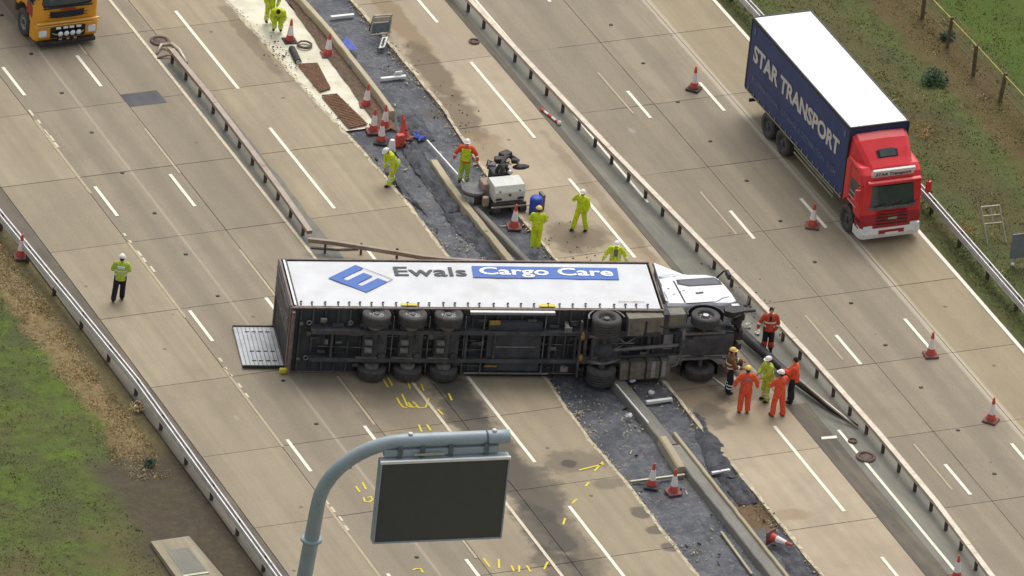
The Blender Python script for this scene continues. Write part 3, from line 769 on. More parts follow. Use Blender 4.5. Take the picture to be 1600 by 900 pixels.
def poly_sheet(pts, lab, amp=0.14, fq=1.7, fold=(1.8, .5)):
    o = sheet('polythene_sheet', pts, -0.10, amp, fq, 'polythene', 0.07, fold)
    tag(o, lab, 'plastic sheet')
poly_sheet([(0.21, 10.71, 0.00), (0.99, 11.00, 0.00), (0.65, 5.75, 0.00), (-0.05, 5.69, 0.00)], 'crumpled black polythene sheet along the trench beside the orange jacketed worker', 0.22)
poly_sheet([(-0.23, 5.74, 0.00), (0.69, 5.27, 0.00), (0.84, 1.90, 0.00), (-0.06, 2.13, 0.00)], 'folded black polythene edging the short beam just above the lorry', 0.16)
poly_sheet([(2.56, -9.39, 0.00), (3.14, -9.99, 0.00), (2.59, -14.10, 0.00), (1.49, -13.59, 0.00)], 'rumpled black polythene on the right of the long beam between two white ties', 0.20)
poly_sheet([(1.67, -13.72, 0.00), (2.56, -14.31, 0.00), (2.34, -15.67, 0.00), (1.64, -15.61, 0.00)], 'loose black polythene pool beside the brown spoil patch', 0.20)
poly_sheet([(1.91, -17.65, 0.00), (2.30, -18.63, 0.00), (2.25, -20.78, 0.00), (1.29, -20.52, 0.00)], 'flat black polythene strip at the bottom beside the fallen cone', 0.08)
poly_sheet([(1.06, 12.80, 0.00), (1.97, 12.87, 0.00), (1.72, 10.82, 0.00), (0.71, 10.83, 0.00)], 'torn black polythene bunched at the end of the pale beam by the red cones', 0.2)
poly_sheet([(0.59, 17.55, 0.00), (1.13, 17.27, 0.00), (0.95, 16.11, 0.00), (0.52, 16.41, 0.00)], 'black plastic sheet folded against the pale beam below the blue tarpaulin', 0.16)
poly_sheet([(-0.99, 9.20, 0.00), (-0.79, 7.32, 0.00), (-0.77, 5.63, 0.00), (-1.06, 7.39, 0.00)], 'dark plastic scraps by the crouching worker in yellow', 0.15)

def plank(name, a, b, w, h, z, mat, lab, cat='tie'):
    a, b = Vector(a), Vector(b); d = b - a; L = math.hypot(d.x, d.y); mid = (a + b) / 2
    o = MB().box((0, 0, h / 2), (L, w, h), bev=0.01).build(name, mat)
    o.location = (mid.x, mid.y, z); o.rotation_euler = (0, 0, math.atan2(d.y, d.x)); tag(o, lab, cat)
    return o
plank('white_tie', (1.60, 20.24, 0.00), (2.51, 20.22, 0.00), 0.13, 0.10, -0.06, 'white_part', 'white bar laid across the dark trench nearest the top edge')
plank('white_tie', (1.54, 15.41, 0.00), (2.52, 15.37, 0.00), 0.13, 0.10, -0.06, 'white_part', 'white bar across the trench below the tilted grey frame')
plank('white_tie', (1.33, -8.58, 0.00), (2.30, -8.60, 0.00), 0.13, 0.10, -0.04, 'white_part', 'white bar beside the broken beam below the lorry')
plank('white_tie', (-1.47, -13.39, 0.00), (0.58, -13.44, 0.00), 0.09, 0.08, -0.04, 'metal_frame', 'thin grey bar passing behind the two upright cones in the trench')
plank('white_tie', (1.53, -13.60, 0.00), (2.23, -13.56, 0.00), 0.10, 0.08, -0.02, 'white_part', 'short white bar on the black polythene right of the long beam')
plank('timber_batten', (0.25, -17.17, 0.00), (0.10, -19.99, 0.00), 0.09, 0.06, -0.08, 'beam_pale', 'pale batten lying in the trench left of the long beam', 'batten')
plank('timber_batten', (0.67, -7.45, 0.00), (0.67, -10.16, 0.00), 0.05, 0.05, 0.16, 'white_part', 'thin pale strip along the left edge of the broken beam', 'batten')
o = plank('white_tie', (1.29, 10.58, 0.00), (1.38, 7.26, 0.00), 0.06, 0.08, 0.02, 'white_part', 'long thin white strip lying in the trench left of the orange jacketed worker')
plank('white_tie', (4.29, -7.48, 0.00), (4.49, -8.39, 0.00), 0.05, 0.03, 0.01, 'white_part', 'short white stick on the road left of the brown coated firefighter', 'stick')

# crumbled concrete along the broken slab edges, clods and stones in the trench
def rubble(name, spots, mat, lab, cat):
    mb = MB()
    for x, y, z, s in spots:
        R = Matrix.Rotation(random.uniform(0, 6.28), 3, (random.random() - .5, random.random() - .5, random.random()))
        P = [Vector(p) * s * random.uniform(.6, 1.2) for p in ((1, 0, 0), (-1, .2, 0), (0, 1, 0), (.1, -1, 0), (0, 0, .7), (0, .1, -.7))]
        mb.faces([Vector((x, y, z)) + R @ p for p in P], [(0, 2, 4), (2, 1, 4), (1, 3, 4), (3, 0, 4), (2, 0, 5), (1, 2, 5), (3, 1, 5), (0, 3, 5)])
    return tag(mb.build(name, mat), lab, cat, kind='stuff')
sp = []
for _ in range(2600):
    y = random.uniform(-30, 30); s = random.choice((0, 1))
    x = (TL(y) + abs(random.gauss(0, .14)) - 0.10) if s == 0 else (TR(y) - abs(random.gauss(0, .16)) + 0.10)
    sp.append((x, y, (0.0 if ((s == 0 and x < TL(y)) or (s == 1 and x > TR(y))) else -0.06), random.uniform(.015, .06)))
rubble('slab_edge_rubble', sp, 'chip', 'crumbled pale concrete bits along the broken slab edges', 'rubble')
sp = []
for _ in range(2600):
    y = random.uniform(-30, 30); a, b = TL(y), TR(y); x = random.uniform(a, b)
    if noise.noise(Vector((x * .8, y * .5, 2))) < 0.0: continue
    sp.append((x, y, -0.10, random.uniform(.012, .04)))
for (cx, cy), n in (((-1.16, -8.43, 0.00)[:2], 60), ((1.23, -7.46, 0.00)[:2], 25), ((-0.39, 3.63, 0.00)[:2], 40), ((0.22, -9.69, 0.00)[:2], 30), ((-0.88, -18.22, 0.00)[:2], 30)):
    for _ in range(n): sp.append((cx + random.gauss(0, .35), cy + random.gauss(0, .5), -0.07, random.uniform(.02, .06)))
rubble('trench_stones', sp, 'chip', 'small pale stones scattered in the dark trench', 'stones')
sp = []
for cx, cy, n, s in (((2.76, 16.77, 0.00)[0], (2.76, 16.77, 0.00)[1], 60, .8), ((3.04, 12.71, 0.00)[0], (3.04, 12.71, 0.00)[1], 60, .8), ((-1.29, 18.01, 0.00)[0], (-1.29, 18.01, 0.00)[1], 90, .5), ((-0.81, 13.17, 0.00)[0], (-0.81, 13.17, 0.00)[1], 50, .6), ((3.32, 2.46, 0.00)[0], (3.32, 2.46, 0.00)[1], 50, .8), ((7.87, -2.94, 0.00)[0], (7.87, -2.94, 0.00)[1], 60, .9), ((2.13, -16.40, 0.00)[0], (2.13, -16.40, 0.00)[1], 90, .4)):
    for _ in range(n): sp.append((cx + random.gauss(0, s * .5), cy + random.gauss(0, s * 1.6), 0.01, random.uniform(.012, .05)))
rubble('earth_clods', sp, 'soil', 'brown clods of earth strewn beside the trench', 'earth')

mb = MB()
for _ in range(50):
    y = random.uniform(-24, 16); x = random.uniform(TL(y) + .1, TR(y) - .1)
    if y > 12 and x < 1: continue
    mb.box((x, y, -.09), (random.uniform(.02, .05), random.uniform(.08, .28), .03), Matrix.Rotation(random.gauss(0, .6), 3, 'Z'))
tag(mb.build('trench_scraps', 'beam_pale'), 'splinters and scraps strewn along the dark trench', 'scraps', kind='stuff')
mb = MB()
for _ in range(60):
    y = random.uniform(-24, 14); x = random.uniform(TL(y) + .1, TR(y) - .1)
    if y > 12 and x < 1: continue
    mb.box((x, y, -.08), (random.uniform(.03, .08), random.uniform(.08, .22), .04), Matrix.Rotation(random.gauss(0, .9), 3, 'Z') @ Matrix.Rotation(random.gauss(0, .3), 3, 'X'))
tag(mb.build('trench_lumps', 'black'), 'dark plastic scraps along the trench', 'scraps', kind='stuff')

# ---------------------------------------------------------------- steel safety barriers
def path_pts(tab, step):
    tab = sorted(tab, key=lambda t: t[1]); out = []
    y = tab[0][1]
    while y <= tab[-1][1] + 1e-6:
        out.append((lerp_tab([(t[1], t[0]) for t in tab], y), y)); y += step
    return out
def barrier(label, tab, ztop, prof, mat, post_step, post, postmat='post', seg=4.8, side=-1, twin=0.0):
    """prof: closed outline (offset across, height) swept along the line, one mesh per beam length"""
    root = empty('crash_barrier', (tab[0][0], tab[0][1], 0)); tag(root, label, 'crash barrier')
    ox, oy = tab[0][0], tab[0][1]
    pts = path_pts(tab, 0.6); n = len(prof); chunk = int(seg / 0.6)
    for s in range(0, len(pts) - 1, chunk):
        P = pts[s:s + chunk + 1]
        if len(P) < 2: continue
        V, F = [], []
        for i, (x, y) in enumerate(P):
            yy = y + (0.02 if i == 0 else 0)
            V += [(x - ox + a, yy - oy, ztop + h) for a, h in prof]
        for i in range(len(P) - 1):
            F += [(i * n + k, i * n + (k + 1) % n, (i + 1) * n + (k + 1) % n, (i + 1) * n + k) for k in range(n)]
        F += [list(range(n))[::-1], [(len(P) - 1) * n + k for k in range(n)]]
        MB().faces(V, F).build('beam', mat, root)
        if twin: MB().faces([(v[0] + twin, v[1], v[2]) for v in V], F).build('beam', mat, root)
    me = MB().box((0, 0, (ztop - .03) / 2 - .05), post + (ztop - .03 + .1,)).build('post', postmat, root)
    first = True; y = pts[0][1] + 0.6
    while y < pts[-1][1]:
        x = lerp_tab([(t[1], t[0]) for t in tab], y)
        o = me if first else me.copy()
        if not first: col.objects.link(o)
        o.location = (x - ox + side * 0.02, y - oy, 0); first = False; y += post_step
    return root
box_prof = [(-.10, -.13), (.09, -.13), (.10, 0), (-.10, .0)]
w_prof = [(-.02, -.24), (.03, -.20), (.03, -.16), (-.02, -.13), (-.02, -.10), (.03, -.07), (.03, -.02), (-.02, .01), (-.05, .01), (-.03, -.045), (-.05, -.10), (-.05, -.13), (-.03, -.19), (-.05, -.24)]
w_back = w_prof
barrier('long median crash barrier with pinkish beam and dark posts, right of the roadworks',
        [(6.0, 45), (6.50, 24), (6.79, 19.4), (6.95, 14.5), (7.20, 8.0), (7.48, 2.6), (7.77, -2.87), (7.93, -8), (7.98, -13.25), (7.90, -18), (7.61, -23.0), (7.0, -45)],
        0.52, box_prof, 'rail_old', 1.33, (0.09, 0.11))
bl_tab = [(-5.46, 18.6), (-5.44, 15), (-5.52, 11), (-5.64, 7.5), (-5.78, 4.75)]
barrier('damaged left reserve barrier, worn brown beam ending at a break behind the lorry',
        bl_tab, 0.50, box_prof, 'rail_worn', 1.3, (0.09, 0.11))
# torn-off length bent across the lane behind the lorry
root = empty('crash_barrier', (-5.52, 5.07, 0.00)); ox, oy, _ = (-5.52, 5.07, 0.00)
tag(root, 'torn barrier length bent sideways across the lane behind the lorry trailer', 'crash barrier')
P = [(-6.06, 4.25, 0.50), (-5.29, 3.86, 0.50), (-4.30, 3.27, 0.48), (-3.31, 2.70, 0.45), (-2.53, 2.23, 0.42), (-1.68, 1.90, 0.38), (-0.35, 1.52, 0.30)]
V, F = [], []
for i, p in enumerate(P):
    for a, h in ((0, -.16), (0.06, -.12), (.10, 0), (-.05, 0.02)):
        V.append((p[0] - ox + a * .3, p[1] - oy + a, p[2] + h))
for i in range(len(P) - 1): F += [(i * 4 + k, i * 4 + (k + 1) % 4, i * 4 + 4 + (k + 1) % 4, i * 4 + 4 + k) for k in range(4)]
F += [(3, 2, 1, 0), tuple(len(P) * 4 - 4 + k for k in range(4))]
MB().faces(V, F).build('beam', 'rail_worn', root)
for p in ((-5.51, 3.94, 0.10), (-4.30, 3.54, 0.10), (-3.20, 2.88, 0.10)):
    MB().cyl((p[0] - ox, p[1] - oy, 0), (p[0] - ox + 0.03, p[1] - oy + .1, 0.40), 0.045, 6).build('post', 'post', root)
MB().tube([(q[0] - ox, q[1] - oy, 0.05) for q in ((-5.87, 4.40, 0.00), (-5.04, 4.05, 0.00), (-4.24, 3.89, 0.00))], 0.05, 6).build('broken_brace', 'rail_worn', root)
# bent ramped-down end at the top
root = empty('barrier_end', (-5.10, 19.70, 0.00)); ox, oy, _ = (-5.10, 19.70, 0.00)
tag(root, 'flattened twisted end of the left reserve barrier beside the circular cover', 'barrier end')
MB().tube([(q[0] - ox, q[1] - oy, z) for q, z in (((-5.77, 19.11, 0.00), .03), ((-5.41, 19.57, 0.00), .12), ((-5.12, 19.31, 0.10), .22), ((-5.11, 18.63, 0.30), .34), ((-5.29, 17.50, 0.50), .44))], [.05, .07, .09, .08, .07], 6).build('bent_beam', 'rail_old', root)
MB().tube([(q[0] - ox, q[1] - oy, z) for q, z in (((-5.88, 18.78, 0.00), .03), ((-5.48, 18.80, 0.10), .10), ((-5.13, 18.42, 0.20), .2), ((-5.28, 17.48, 0.40), .40))], .04, 6).build('bent_brace', 'rail_worn', root)
barrier('left verge crash barrier, galvanised corrugated double beam beside the grass slope',
        [(-16.3, 45), (-16.2, 20), (-16.14, 8.4), (-15.98, 2.2), (-15.84, -3.5), (-15.96, -9.2), (-16.10, -16.8), (-16.6, -45)],
        0.62, w_prof, 'rail_white', 2.4, (0.10, 0.12), side=4, twin=0.15)
barrier('right verge crash barrier, bright galvanised beam between the edge line and grass',
        [(16.2, 45), (16.79, 16.8), (16.90, 8), (16.96, 1.6), (16.83, -6.7), (16.5, -20), (15.6, -45)],
        0.62, w_back, 'rail_white', 2.4, (0.10, 0.12), side=4, twin=0.16)
# steel beam torn from the median, lying by the rescue crew
o = MB().tube([(6.37, -5.14, 0.35), (6.48, -6.14, 0.30), (6.71, -7.77, 0.28), (6.97, -9.10, 0.22), (7.41, -10.82, 0.10), (7.85, -11.99, 0.06)], [.17, .19, .15, .12, .08, .04], 4).build('torn_steel_beam', 'dark_steel')
tag(o, 'dark torn steel beam lying along the median from the cab past the rescue crew', 'steel beam')
o = MB().tube([(6.98, -8.79, 0.30), (7.16, -10.74, 0.40), (7.53, -11.57, 0.20), (7.80, -12.10, 0.05)], [.05, .05, .05, .03], 5).build('torn_brace', 'rail_old')
tag(o, 'thin pale bent brace lying on the median beside the dark torn beam', 'steel beam')

# ---------------------------------------------------------------- covers, wheel and small marks on the median
def ring_cover(name, c, r, lab, cat, lid=True):
    root = empty(name, (c[0], c[1], 0)); tag(root, lab, cat)
    MB().lathe([(r * .72, 0.03), (r * .74, 0.07), (r, 0.07), (r * 1.05, 0.0)], 20, cap=False).build('frame', 'manhole', root)
    if lid: MB().lathe([(r * .70, 0.0), (r * .70, 0.03), (r * .2, 0.035), (0.01, 0.035)], 20, cap=False).build('lid', 'manhole', root)
ring_cover('manhole_cover', (7.23, -13.97, 0.00), 0.34, 'round rusty cover on the median beside the white line', 'manhole cover')
ring_cover('manhole_cover', (7.25, -12.86, 0.00), 0.16, 'small dark displaced cover just above the round rusty one', 'manhole cover')
ring_cover('manhole_cover', (-5.29, 19.99, 0.00), 0.36, 'round grey cover at the flattened end of the left reserve barrier', 'manhole cover')
ring_cover('hose_coil', (-0.20, 18.45, 0.00), 0.28, 'pale coiled ring lying on cream concrete between two cones', 'coil', False)
ring_cover('manhole_cover', (6.03, 17.18, 0.00), 0.2, 'small dark round cover on the median near the top', 'manhole cover')

# reflective studs down the carriageways
stud_root = struct(empty('road_studs'))
s0 = None
for u in (-10.4, 11.4):
    for k in range(-8, 12):
        y = 17.2 - 3.03 * k
        if s0 is None: s0 = MB().box((0, 0, .01), (.13, .10, .03), bev=.01).build('stud', 'black', stud_root); s = s0
        else: s = s0.copy(); col.objects.link(s)
        s.location = (CX(u, y) + random.uniform(-.05, .05), y, 0.005)
# concrete hatch pad on the left verge
pad = empty('inspection_pad', (-18.82, -13.92, 0.00)); px, py, _ = (-18.82, -13.92, 0.00)
tag(pad, 'concrete inspection pad with dark recessed centre on the lower left verge', 'inspection pad')
pc = [(-19.05, -13.05), (-17.66, -13.05), (-17.5, -16.6), (-19.1, -16.6)]
MB().prism([(x - px, y - py) for x, y in pc], -.2, 0.13).build('surround', 'pad', pad, bev=.02)
MB().prism([(x - px, y - py) for x, y in [(-18.75, -13.75), (-17.98, -13.75), (-17.95, -15.3), (-18.8, -15.3)]], 0.02, 0.138).build('cover', 'median', pad)
MB().prism([(x - px, y - py) for x, y in [(-18.85, -15.4), (-17.95, -15.4), (-17.93, -15.5), (-18.85, -15.5)]], 0.03, 0.16).build('lip', 'metal_frame', pad)

sp = []
for _ in range(2600):
    y = random.uniform(-9, 14); x = random.uniform(-17.75, -16.75) + .35 * noise.noise(Vector((0, y * .4, 2))) + CX(0, y)
    sp.append((x, y, -.02, random.uniform(.015, .045)))
rubble('verge_gravel', sp, 'gravel', 'tan gravel and dead stalks along the left barrier', 'gravel')

# ---------------------------------------------------------------- grass as real blades
def blades(name, mat, n, region, h, lab, cat):
    rng = np.random.default_rng(len(name) + n)
    V = np.zeros((n * 3, 3)); k = 0
    xs = rng.uniform(region[0], region[1], n * 3); ys = rng.uniform(region[2], region[3], n * 3)
    for x, y in zip(xs, ys):
        if k >= n: break
        if not region[4](x, y): continue
        a = rng.uniform(0, 6.28); w = rng.uniform(.02, .05); hh = h * rng.uniform(.5, 1.4)
        la, lr = rng.uniform(0, 6.28), hh * rng.uniform(.2, 1.0)
        X = x + CX(0, y); z = -0.03 + 0.16 * noise.noise(Vector((x * 0.5, y * 0.5, 1))) * min(1, abs(x - (-15.75 if x < 0 else 16.16)) / 1.5)
        V[3 * k] = (X - math.cos(a) * w, y - math.sin(a) * w, z); V[3 * k + 1] = (X + math.cos(a) * w, y + math.sin(a) * w, z)
        V[3 * k + 2] = (X + math.cos(la) * lr, y + math.sin(la) * lr, z + hh); k += 1
    V = V[:3 * k]
    me = bpy.data.meshes.new(name); me.vertices.add(3 * k); me.loops.add(3 * k); me.polygons.add(k)
    me.vertices.foreach_set('co', V.ravel()); me.loops.foreach_set('vertex_index', np.arange(3 * k, dtype=np.int32))
    me.polygons.foreach_set('loop_start', np.arange(0, 3 * k, 3, dtype=np.int32)); me.update(calc_edges=True)
    me.materials.append(M[mat]); tag(link(name, me), lab, cat, kind='stuff')
N2 = lambda x, y, f, s: noise.noise(Vector((x * f, y * f, s)))
blades('left_verge_grass', 'grass_blades', 26000, (-27, -16.2, -30, 16, lambda x, y: N2(x, y, .45, 3) + random.uniform(-.35, .35) > -.12 and not (x > -17.9 and y > -9) and not (x > -19.4 + N2(x, y, .5, 8) and y < -8)), 0.06, 'short green grass on the left slope', 'grass')
blades('left_verge_straw', 'dry_blades', 9000, (-18.3, -16.4, -9, 14, lambda x, y: N2(x, y, .9, 6) + random.uniform(-.4, .4) > -.1 and x > -17.9 + .8 * N2(x, y, .6, 5)), 0.05, 'straw coloured dead grass strip beside the left barrier', 'dry grass')
blades('right_verge_grass', 'grass_blades', 36000, (16.4, 29, -14, 30, lambda x, y: N2(x, y, .5, 9) + random.uniform(-.4, .4) > -.1 and not (21.6 < x < 24 and N2(x, y, .8, 4) > -.1)), 0.065, 'mixed green and brown grass on the right verge', 'grass')
blades('right_verge_straw', 'dry_blades', 14000, (17, 25.5, -14, 30, lambda x, y: N2(x, y, .8, 1) + random.uniform(-.3, .3) > .18 or 22 < x < 23.6), 0.06, 'dead brown grass patches on the right verge', 'dry grass')

# ================================================================ overturned lorry
# built upright (x forward, y left, z up from the load floor), then laid on its left side
ANG = RAD(-15.2)
F3 = Vector((math.cos(ANG), math.sin(ANG), 0)); N3 = Vector((-math.sin(ANG), math.cos(ANG), 0))
lorry = empty('overturned_lorry')
lorry.matrix_world = Matrix(((F3.x, 0, N3.x, -10.11), (F3.y, 0, N3.y, -3.42), (0, -1, 0, 1.31), (0, 0, 0, 1)))
tag(lorry, 'white curtain-sided articulated lorry lying on its side across the carriageway, blue lettering upwards', 'lorry')
TL_, TH, HW = 13.06, 3.24, 1.28
# side curtains, roof, front and frame
def curtain(y, name):
    # vinyl curtain with slight billow between the straps
    V, F = [], []; nx, nz = 90, 12
    for j in range(nz + 1):
        for i in range(nx + 1):
            x = 0.14 + (TL_ - 0.24) * i / nx; z = 0.05 + (TH - 0.14) * j / nz
            e = min(i, nx - i, 4) / 4 * min(j, nz - j, 2) / 2
            b = (0.008 * abs(math.sin(x * 3.3)) + 0.024 * noise.noise(Vector((x * .7, z * .9, 2))) + 0.01) * e
            V.append((x, y + (-b if y < 0 else b), z))
    for j in range(nz):
        for i in range(nx): F.append((j * (nx + 1) + i, j * (nx + 1) + i + 1, (j + 1) * (nx + 1) + i + 1, (j + 1) * (nx + 1) + i))
    return MB().faces(V, F, True).build(name, 'white_curtain', lorry)
cur = curtain(-HW, 'side_curtain'); curtain(HW, 'side_curtain')
MB().box((TL_ / 2, 0, TH), (TL_, 2 * HW, 0.05)).build('roof', 'white_curtain', lorry)
MB().box((TL_ + 0.0, 0, TH / 2), (0.05, 2 * HW - .04, TH - .06)).build('headboard', 'rear_dark', lorry)
MB().box((TL_ / 2, 0, -0.02), (TL_ - .1, 2 * HW - .06, 0.05)).build('load_floor', 'floor_dark', lorry)
fr = MB()
for y in (-HW - .005, HW + .005):
    fr.box((TL_ / 2, y, TH + .01), (TL_ + .02, .07, .07)).box((TL_ / 2, y * .985, -.05), (TL_, .05, .09))
    fr.box((0.02, y, TH / 2), (0.07, .08, TH + .02)).box((TL_ - .01, y, TH / 2), (.045, .07, TH))
fr.box((0.03, 0, TH), (.12, 2 * HW, .14)).box((.03, 0, -.02), (.12, 2 * HW, .16))
fr.build('body_frame', 'frame_rust', lorry)
MB().box((0.15, -HW - .035, TH / 2), (.07, .02, TH - .1)).build('corner_strip', 'white_part', lorry)
MB().box((0.235, -HW - .03, TH / 2), (.035, .02, TH - .1)).build('corner_strip', 'logo_navy', lorry)
# straps and buckles along the lower edge
me = None; xb = .35
while xb < TL_ - .2:
    if me is None: s = MB().box((0, 0, 0.16), (.035, .03, .24)).box((0.02, -.01, .25), (.08, .03, .05)).build('strap_buckle', 'dark_steel', lorry); me = s
    else: s = me.copy(); col.objects.link(s); s.parent = lorry
    s.location = (xb, -HW - .04, random.uniform(-.015, .02)); xb += random.choice((.38, .40, .46, .50))
for x in (3.85 + .28, 8.7 + .28): MB().box((x, -HW - .045, .13), (.56, .02, .17)).build('reflector', 'yellow', lorry)
# printed curtain: emblem and words
PY = -HW - 0.045
def curt(x0, z0, shear=0.0): return lambda x, y, z: (x0 + x + y * shear, PY - z * .5, z0 + y)
lettering('Ewals', 1.0, 2.55, 0.012, curt(3.92, 2.16, 0), 'lettering_Ewals'.lower().replace('ewals', 'name'), 'logo_navy', lorry, 0.62)
MB().prism([(6.72, 2.86), (11.86, 2.80), (11.80, 1.98), (6.66, 2.06)][::-1], PY - .001, PY + .012, 'XZ').build('name_panel', 'logo_blue', lorry)
lettering('Cargo Care', 1.0, 4.72, 0.022, lambda x, y, z: (6.93 + x, PY - .012 - z * .5, 2.27 + y - x * .008), 'name_lettering', 'logo_white', lorry, 0.68)
lettering('EWALS CARGO C', .2, 0.9, 0.0, curt(11.55, .42), 'small_lettering', 'ochre', lorry, 0.07)
# diamond emblem: thin outline, blue E-shaped bars
D = [(1.55, 1.93), (2.62, 2.86), (3.83, 1.98), (2.74, 0.95)]
def lerp2(a, b, t): return (a[0] + (b[0] - a[0]) * t, a[1] + (b[1] - a[1]) * t)
def DU(u, v):   # u along left corner -> top, v along left corner -> bottom
    a, b, d = D[0], D[1], D[3]
    return (a[0] + (b[0] - a[0]) * u + (d[0] - a[0]) * v, a[1] + (b[1] - a[1]) * u + (d[1] - a[1]) * v)
def quad(mb, u0, v0, u1, v1, y0=PY - .002, y1=PY + .01):
    mb.prism([DU(u0, v0), DU(u1, v0), DU(u1, v1), DU(u0, v1)], y0, y1, 'XZ')
mb = MB(); quad(mb, 0, 0, .20, 1); quad(mb, .20, 0, .98, .22); quad(mb, .20, .36, .80, .60); quad(mb, .20, .74, .80, 1.0)
mb.build('emblem', 'logo_blue', lorry)
mb = MB(); quad(mb, .0, -.015, 1.3, 0, PY, PY + .008)
mb = MB()
for a, b in (((.99, 0), (1.0, 1.0)), ((.80, .985), (1.0, 1.0))): quad(mb, a[0], a[1], b[0], b[1], PY - .001, PY + .008)
mb.build('emblem_outline', 'frame_rust', lorry)
# rear: one closed door, the lower one swung open flat on the road
d1 = MB().box((-0.03, -HW / 2, TH / 2), (.05, HW - .06, TH - .16)).build('rear_door', 'rear_dark', lorry)
tag(d1, 'closed dark upper rear door')
mb = MB()
for k in range(3): mb.box((-.07, -.25 - k * .42, TH / 2), (.04, .035, TH - .3))
mb.build('lock_bar', 'under_light', d1)
inner = MB().box((.03, .62, TH / 2), (.03, 1.2, TH - .06)).build('interior_shade_panel', 'dark_steel', lorry)  # dark panel across the open doorway, standing in for shade inside the trailer
d2 = MB().box((-.75, HW - .035, 1.55), (1.42, .06, 2.72)).build('rear_door', 'door_grey', lorry)
tag(d2, 'grey rear door lying open on the road')
mb = MB()
for k in range(9): mb.box((-.17 - k * .145, HW - .075, 1.55), (.02, .02, 2.6))
mb.build('door_rib', 'tank', d2)
mb = MB()
for zz in (.55, 1.2, 2.55):
    for k in range(4): mb.box((-.30 - k * .24, HW - .08, zz), (.15, .012, .045))
mb.build('door_slot', 'black', d2)
for zz in (2.93, .17): MB().box((-.75, HW - .06, zz), (1.46, .09, .05)).build('door_edge', 'dark_steel', d2)
MB().box((-.06, HW - .10, -.16), (.34, .16, .14), bev=.03).build('yellow_marker', 'yellow', lorry)
MB().box((.05, 0, -.30), (.08, 2.45, .10)).build('underrun_bar', 'frame_rust', lorry)
MB().box((.12, 0, -.10), (.05, 2.3, .14)).build('light_board', 'under_light', lorry)
# chassis
cb = MB()
for y in (-.55, .55): cb.box((TL_ / 2 + .3, y, -.28), (TL_ - .8, .05, .42)).box((TL_ / 2 + .3, y, -.49), (TL_ - .8, .15, .025)).box((TL_ / 2 + .3, y, -.08), (TL_ - .8, .15, .025))
cb.build('chassis_rail', 'under', lorry)
me = None
for k in range(30):
    x = .35 + k * .43
    if me is None: s = MB().box((0, 0, -.09), (.06, 2.42, .10)).build('cross_member', 'under', lorry); me = s
    else: s = me.copy(); col.objects.link(s); s.parent = lorry
    s.location = (x, 0, 0)
for x in (1.45, 6.15, 7.15, 9.1, 10.0): MB().box((x, 0, -.28), (.07, 1.05, .36)).build('cross_brace', 'under', lorry)
def wheel(mb_mat, x, y, z, r, w, side, parent, rim='rim', hub='chrome', name='wheel', hubr=.30, tyre='tyre_dusty'):
    """side -1: outer face towards -y"""
    W = MB(mb_mat); o = (x, y, z); s = side
    W.lathe([(r * .56, s * -w / 2), (r * .93, s * -w / 2), (r, s * -w * .38), (r, s * w * .38), (r * .93, s * w / 2), (r * .62, s * w / 2), (r * .56, s * w * .42)], 28, o, 'Y', False)
    t = W.build(name, tyre, parent)
    if w > .3:
        for gx in (-.24, -.08, .08, .24):
            MB(mb_mat).lathe([(r + .004, w * (gx - .022)), (r + .004, w * (gx + .022))], 28, o, 'Y', False).build('tread_groove', 'black', t)
    W = MB(mb_mat); W.lathe([(r * .66, s * w * .47), (r * .60, s * w * .46), (r * .55, s * w * .26), (r * .34, s * w * .18), (r * .30, s * w * .34), (.01, s * w * .36)], 24, o, 'Y', False)
    rm = W.build('rim', rim, t)
    MB(mb_mat).lathe([(r * .57, -s * w * .44), (.01, -s * w * .44)], 24, o, 'Y', False).build('rim_back', 'tyre', t)
    W = MB(mb_mat)
    W.cyl((x, y + s * w * .28, z), (x, y + s * w * .46, z), r * .20, 14)
    for k in range(8):
        a = 2 * math.pi * k / 8; W.cyl((x + math.cos(a) * r * .37, y + s * w * .12, z + math.sin(a) * r * .37), (x + math.cos(a) * r * .37, y + s * w * .26, z + math.sin(a) * r * .37), r * .04, 6)
    W.build('hub', hub, t)
    return t
I4 = Matrix.Identity(4)
for x in (2.95, 4.21, 5.47):
    for s in (-1, 1): wheel(I4, x, s * 1.06, -.32, .50, .38, s, lorry, 'rim', 'rim_dark')
    MB().box((x + .02, 0, -.26), (.86, 1.5, .26), bev=.07).build('axle_carrier', 'under', lorry)
    for y in (-.78, .78): MB().cyl((x - .02, y - .06, -.34), (x - .02, y + .10, -.34), .26, 16).build('brake_drum', 'under_light', lorry)
    MB().cyl((x, -.95, -.36), (x, .95, -.36), .13, 12).build('axle', 'under', lorry)
    for y in (-.5, .5):
        MB().box((x - .25, y, -.44), (.75, .09, .12), bev=.02).build('trailing_arm', 'under_light', lorry)
        MB().lathe([(.13, -.12), (.15, -.05), (.13, 0), (.15, .05), (.13, .12)], 14, (x + .28, y * .85, -.36)).build('air_bag', 'under', lorry)
    for y in (-.16, .14): MB().cyl((x - .36, y, -.50), (x - .10, y, -.50), .12, 12).build('brake_chamber', 'under_light', lorry)
    for s in (-1, 1):
        pts = [(x + .60 * math.cos(a), s * 1.06, -.30 + .56 * math.sin(a)) for a in [math.pi * k / 10 for k in range(11)]]
        V, Fc = [], []
        for (px_, py_, pz_) in pts: V += [(px_, py_ - .2, min(pz_, -.07)), (px_, py_ + .2, min(pz_, -.07))]
        for k in range(10): Fc.append((2 * k, 2 * k + 1, 2 * k + 3, 2 * k + 2))
        MB().faces(V, Fc, True).build('mudguard', 'under', lorry)
    MB().box((x + .62, 0, -.32), (.03, 2.2, .05)).build('spray_flap_bar', 'under_light', lorry)
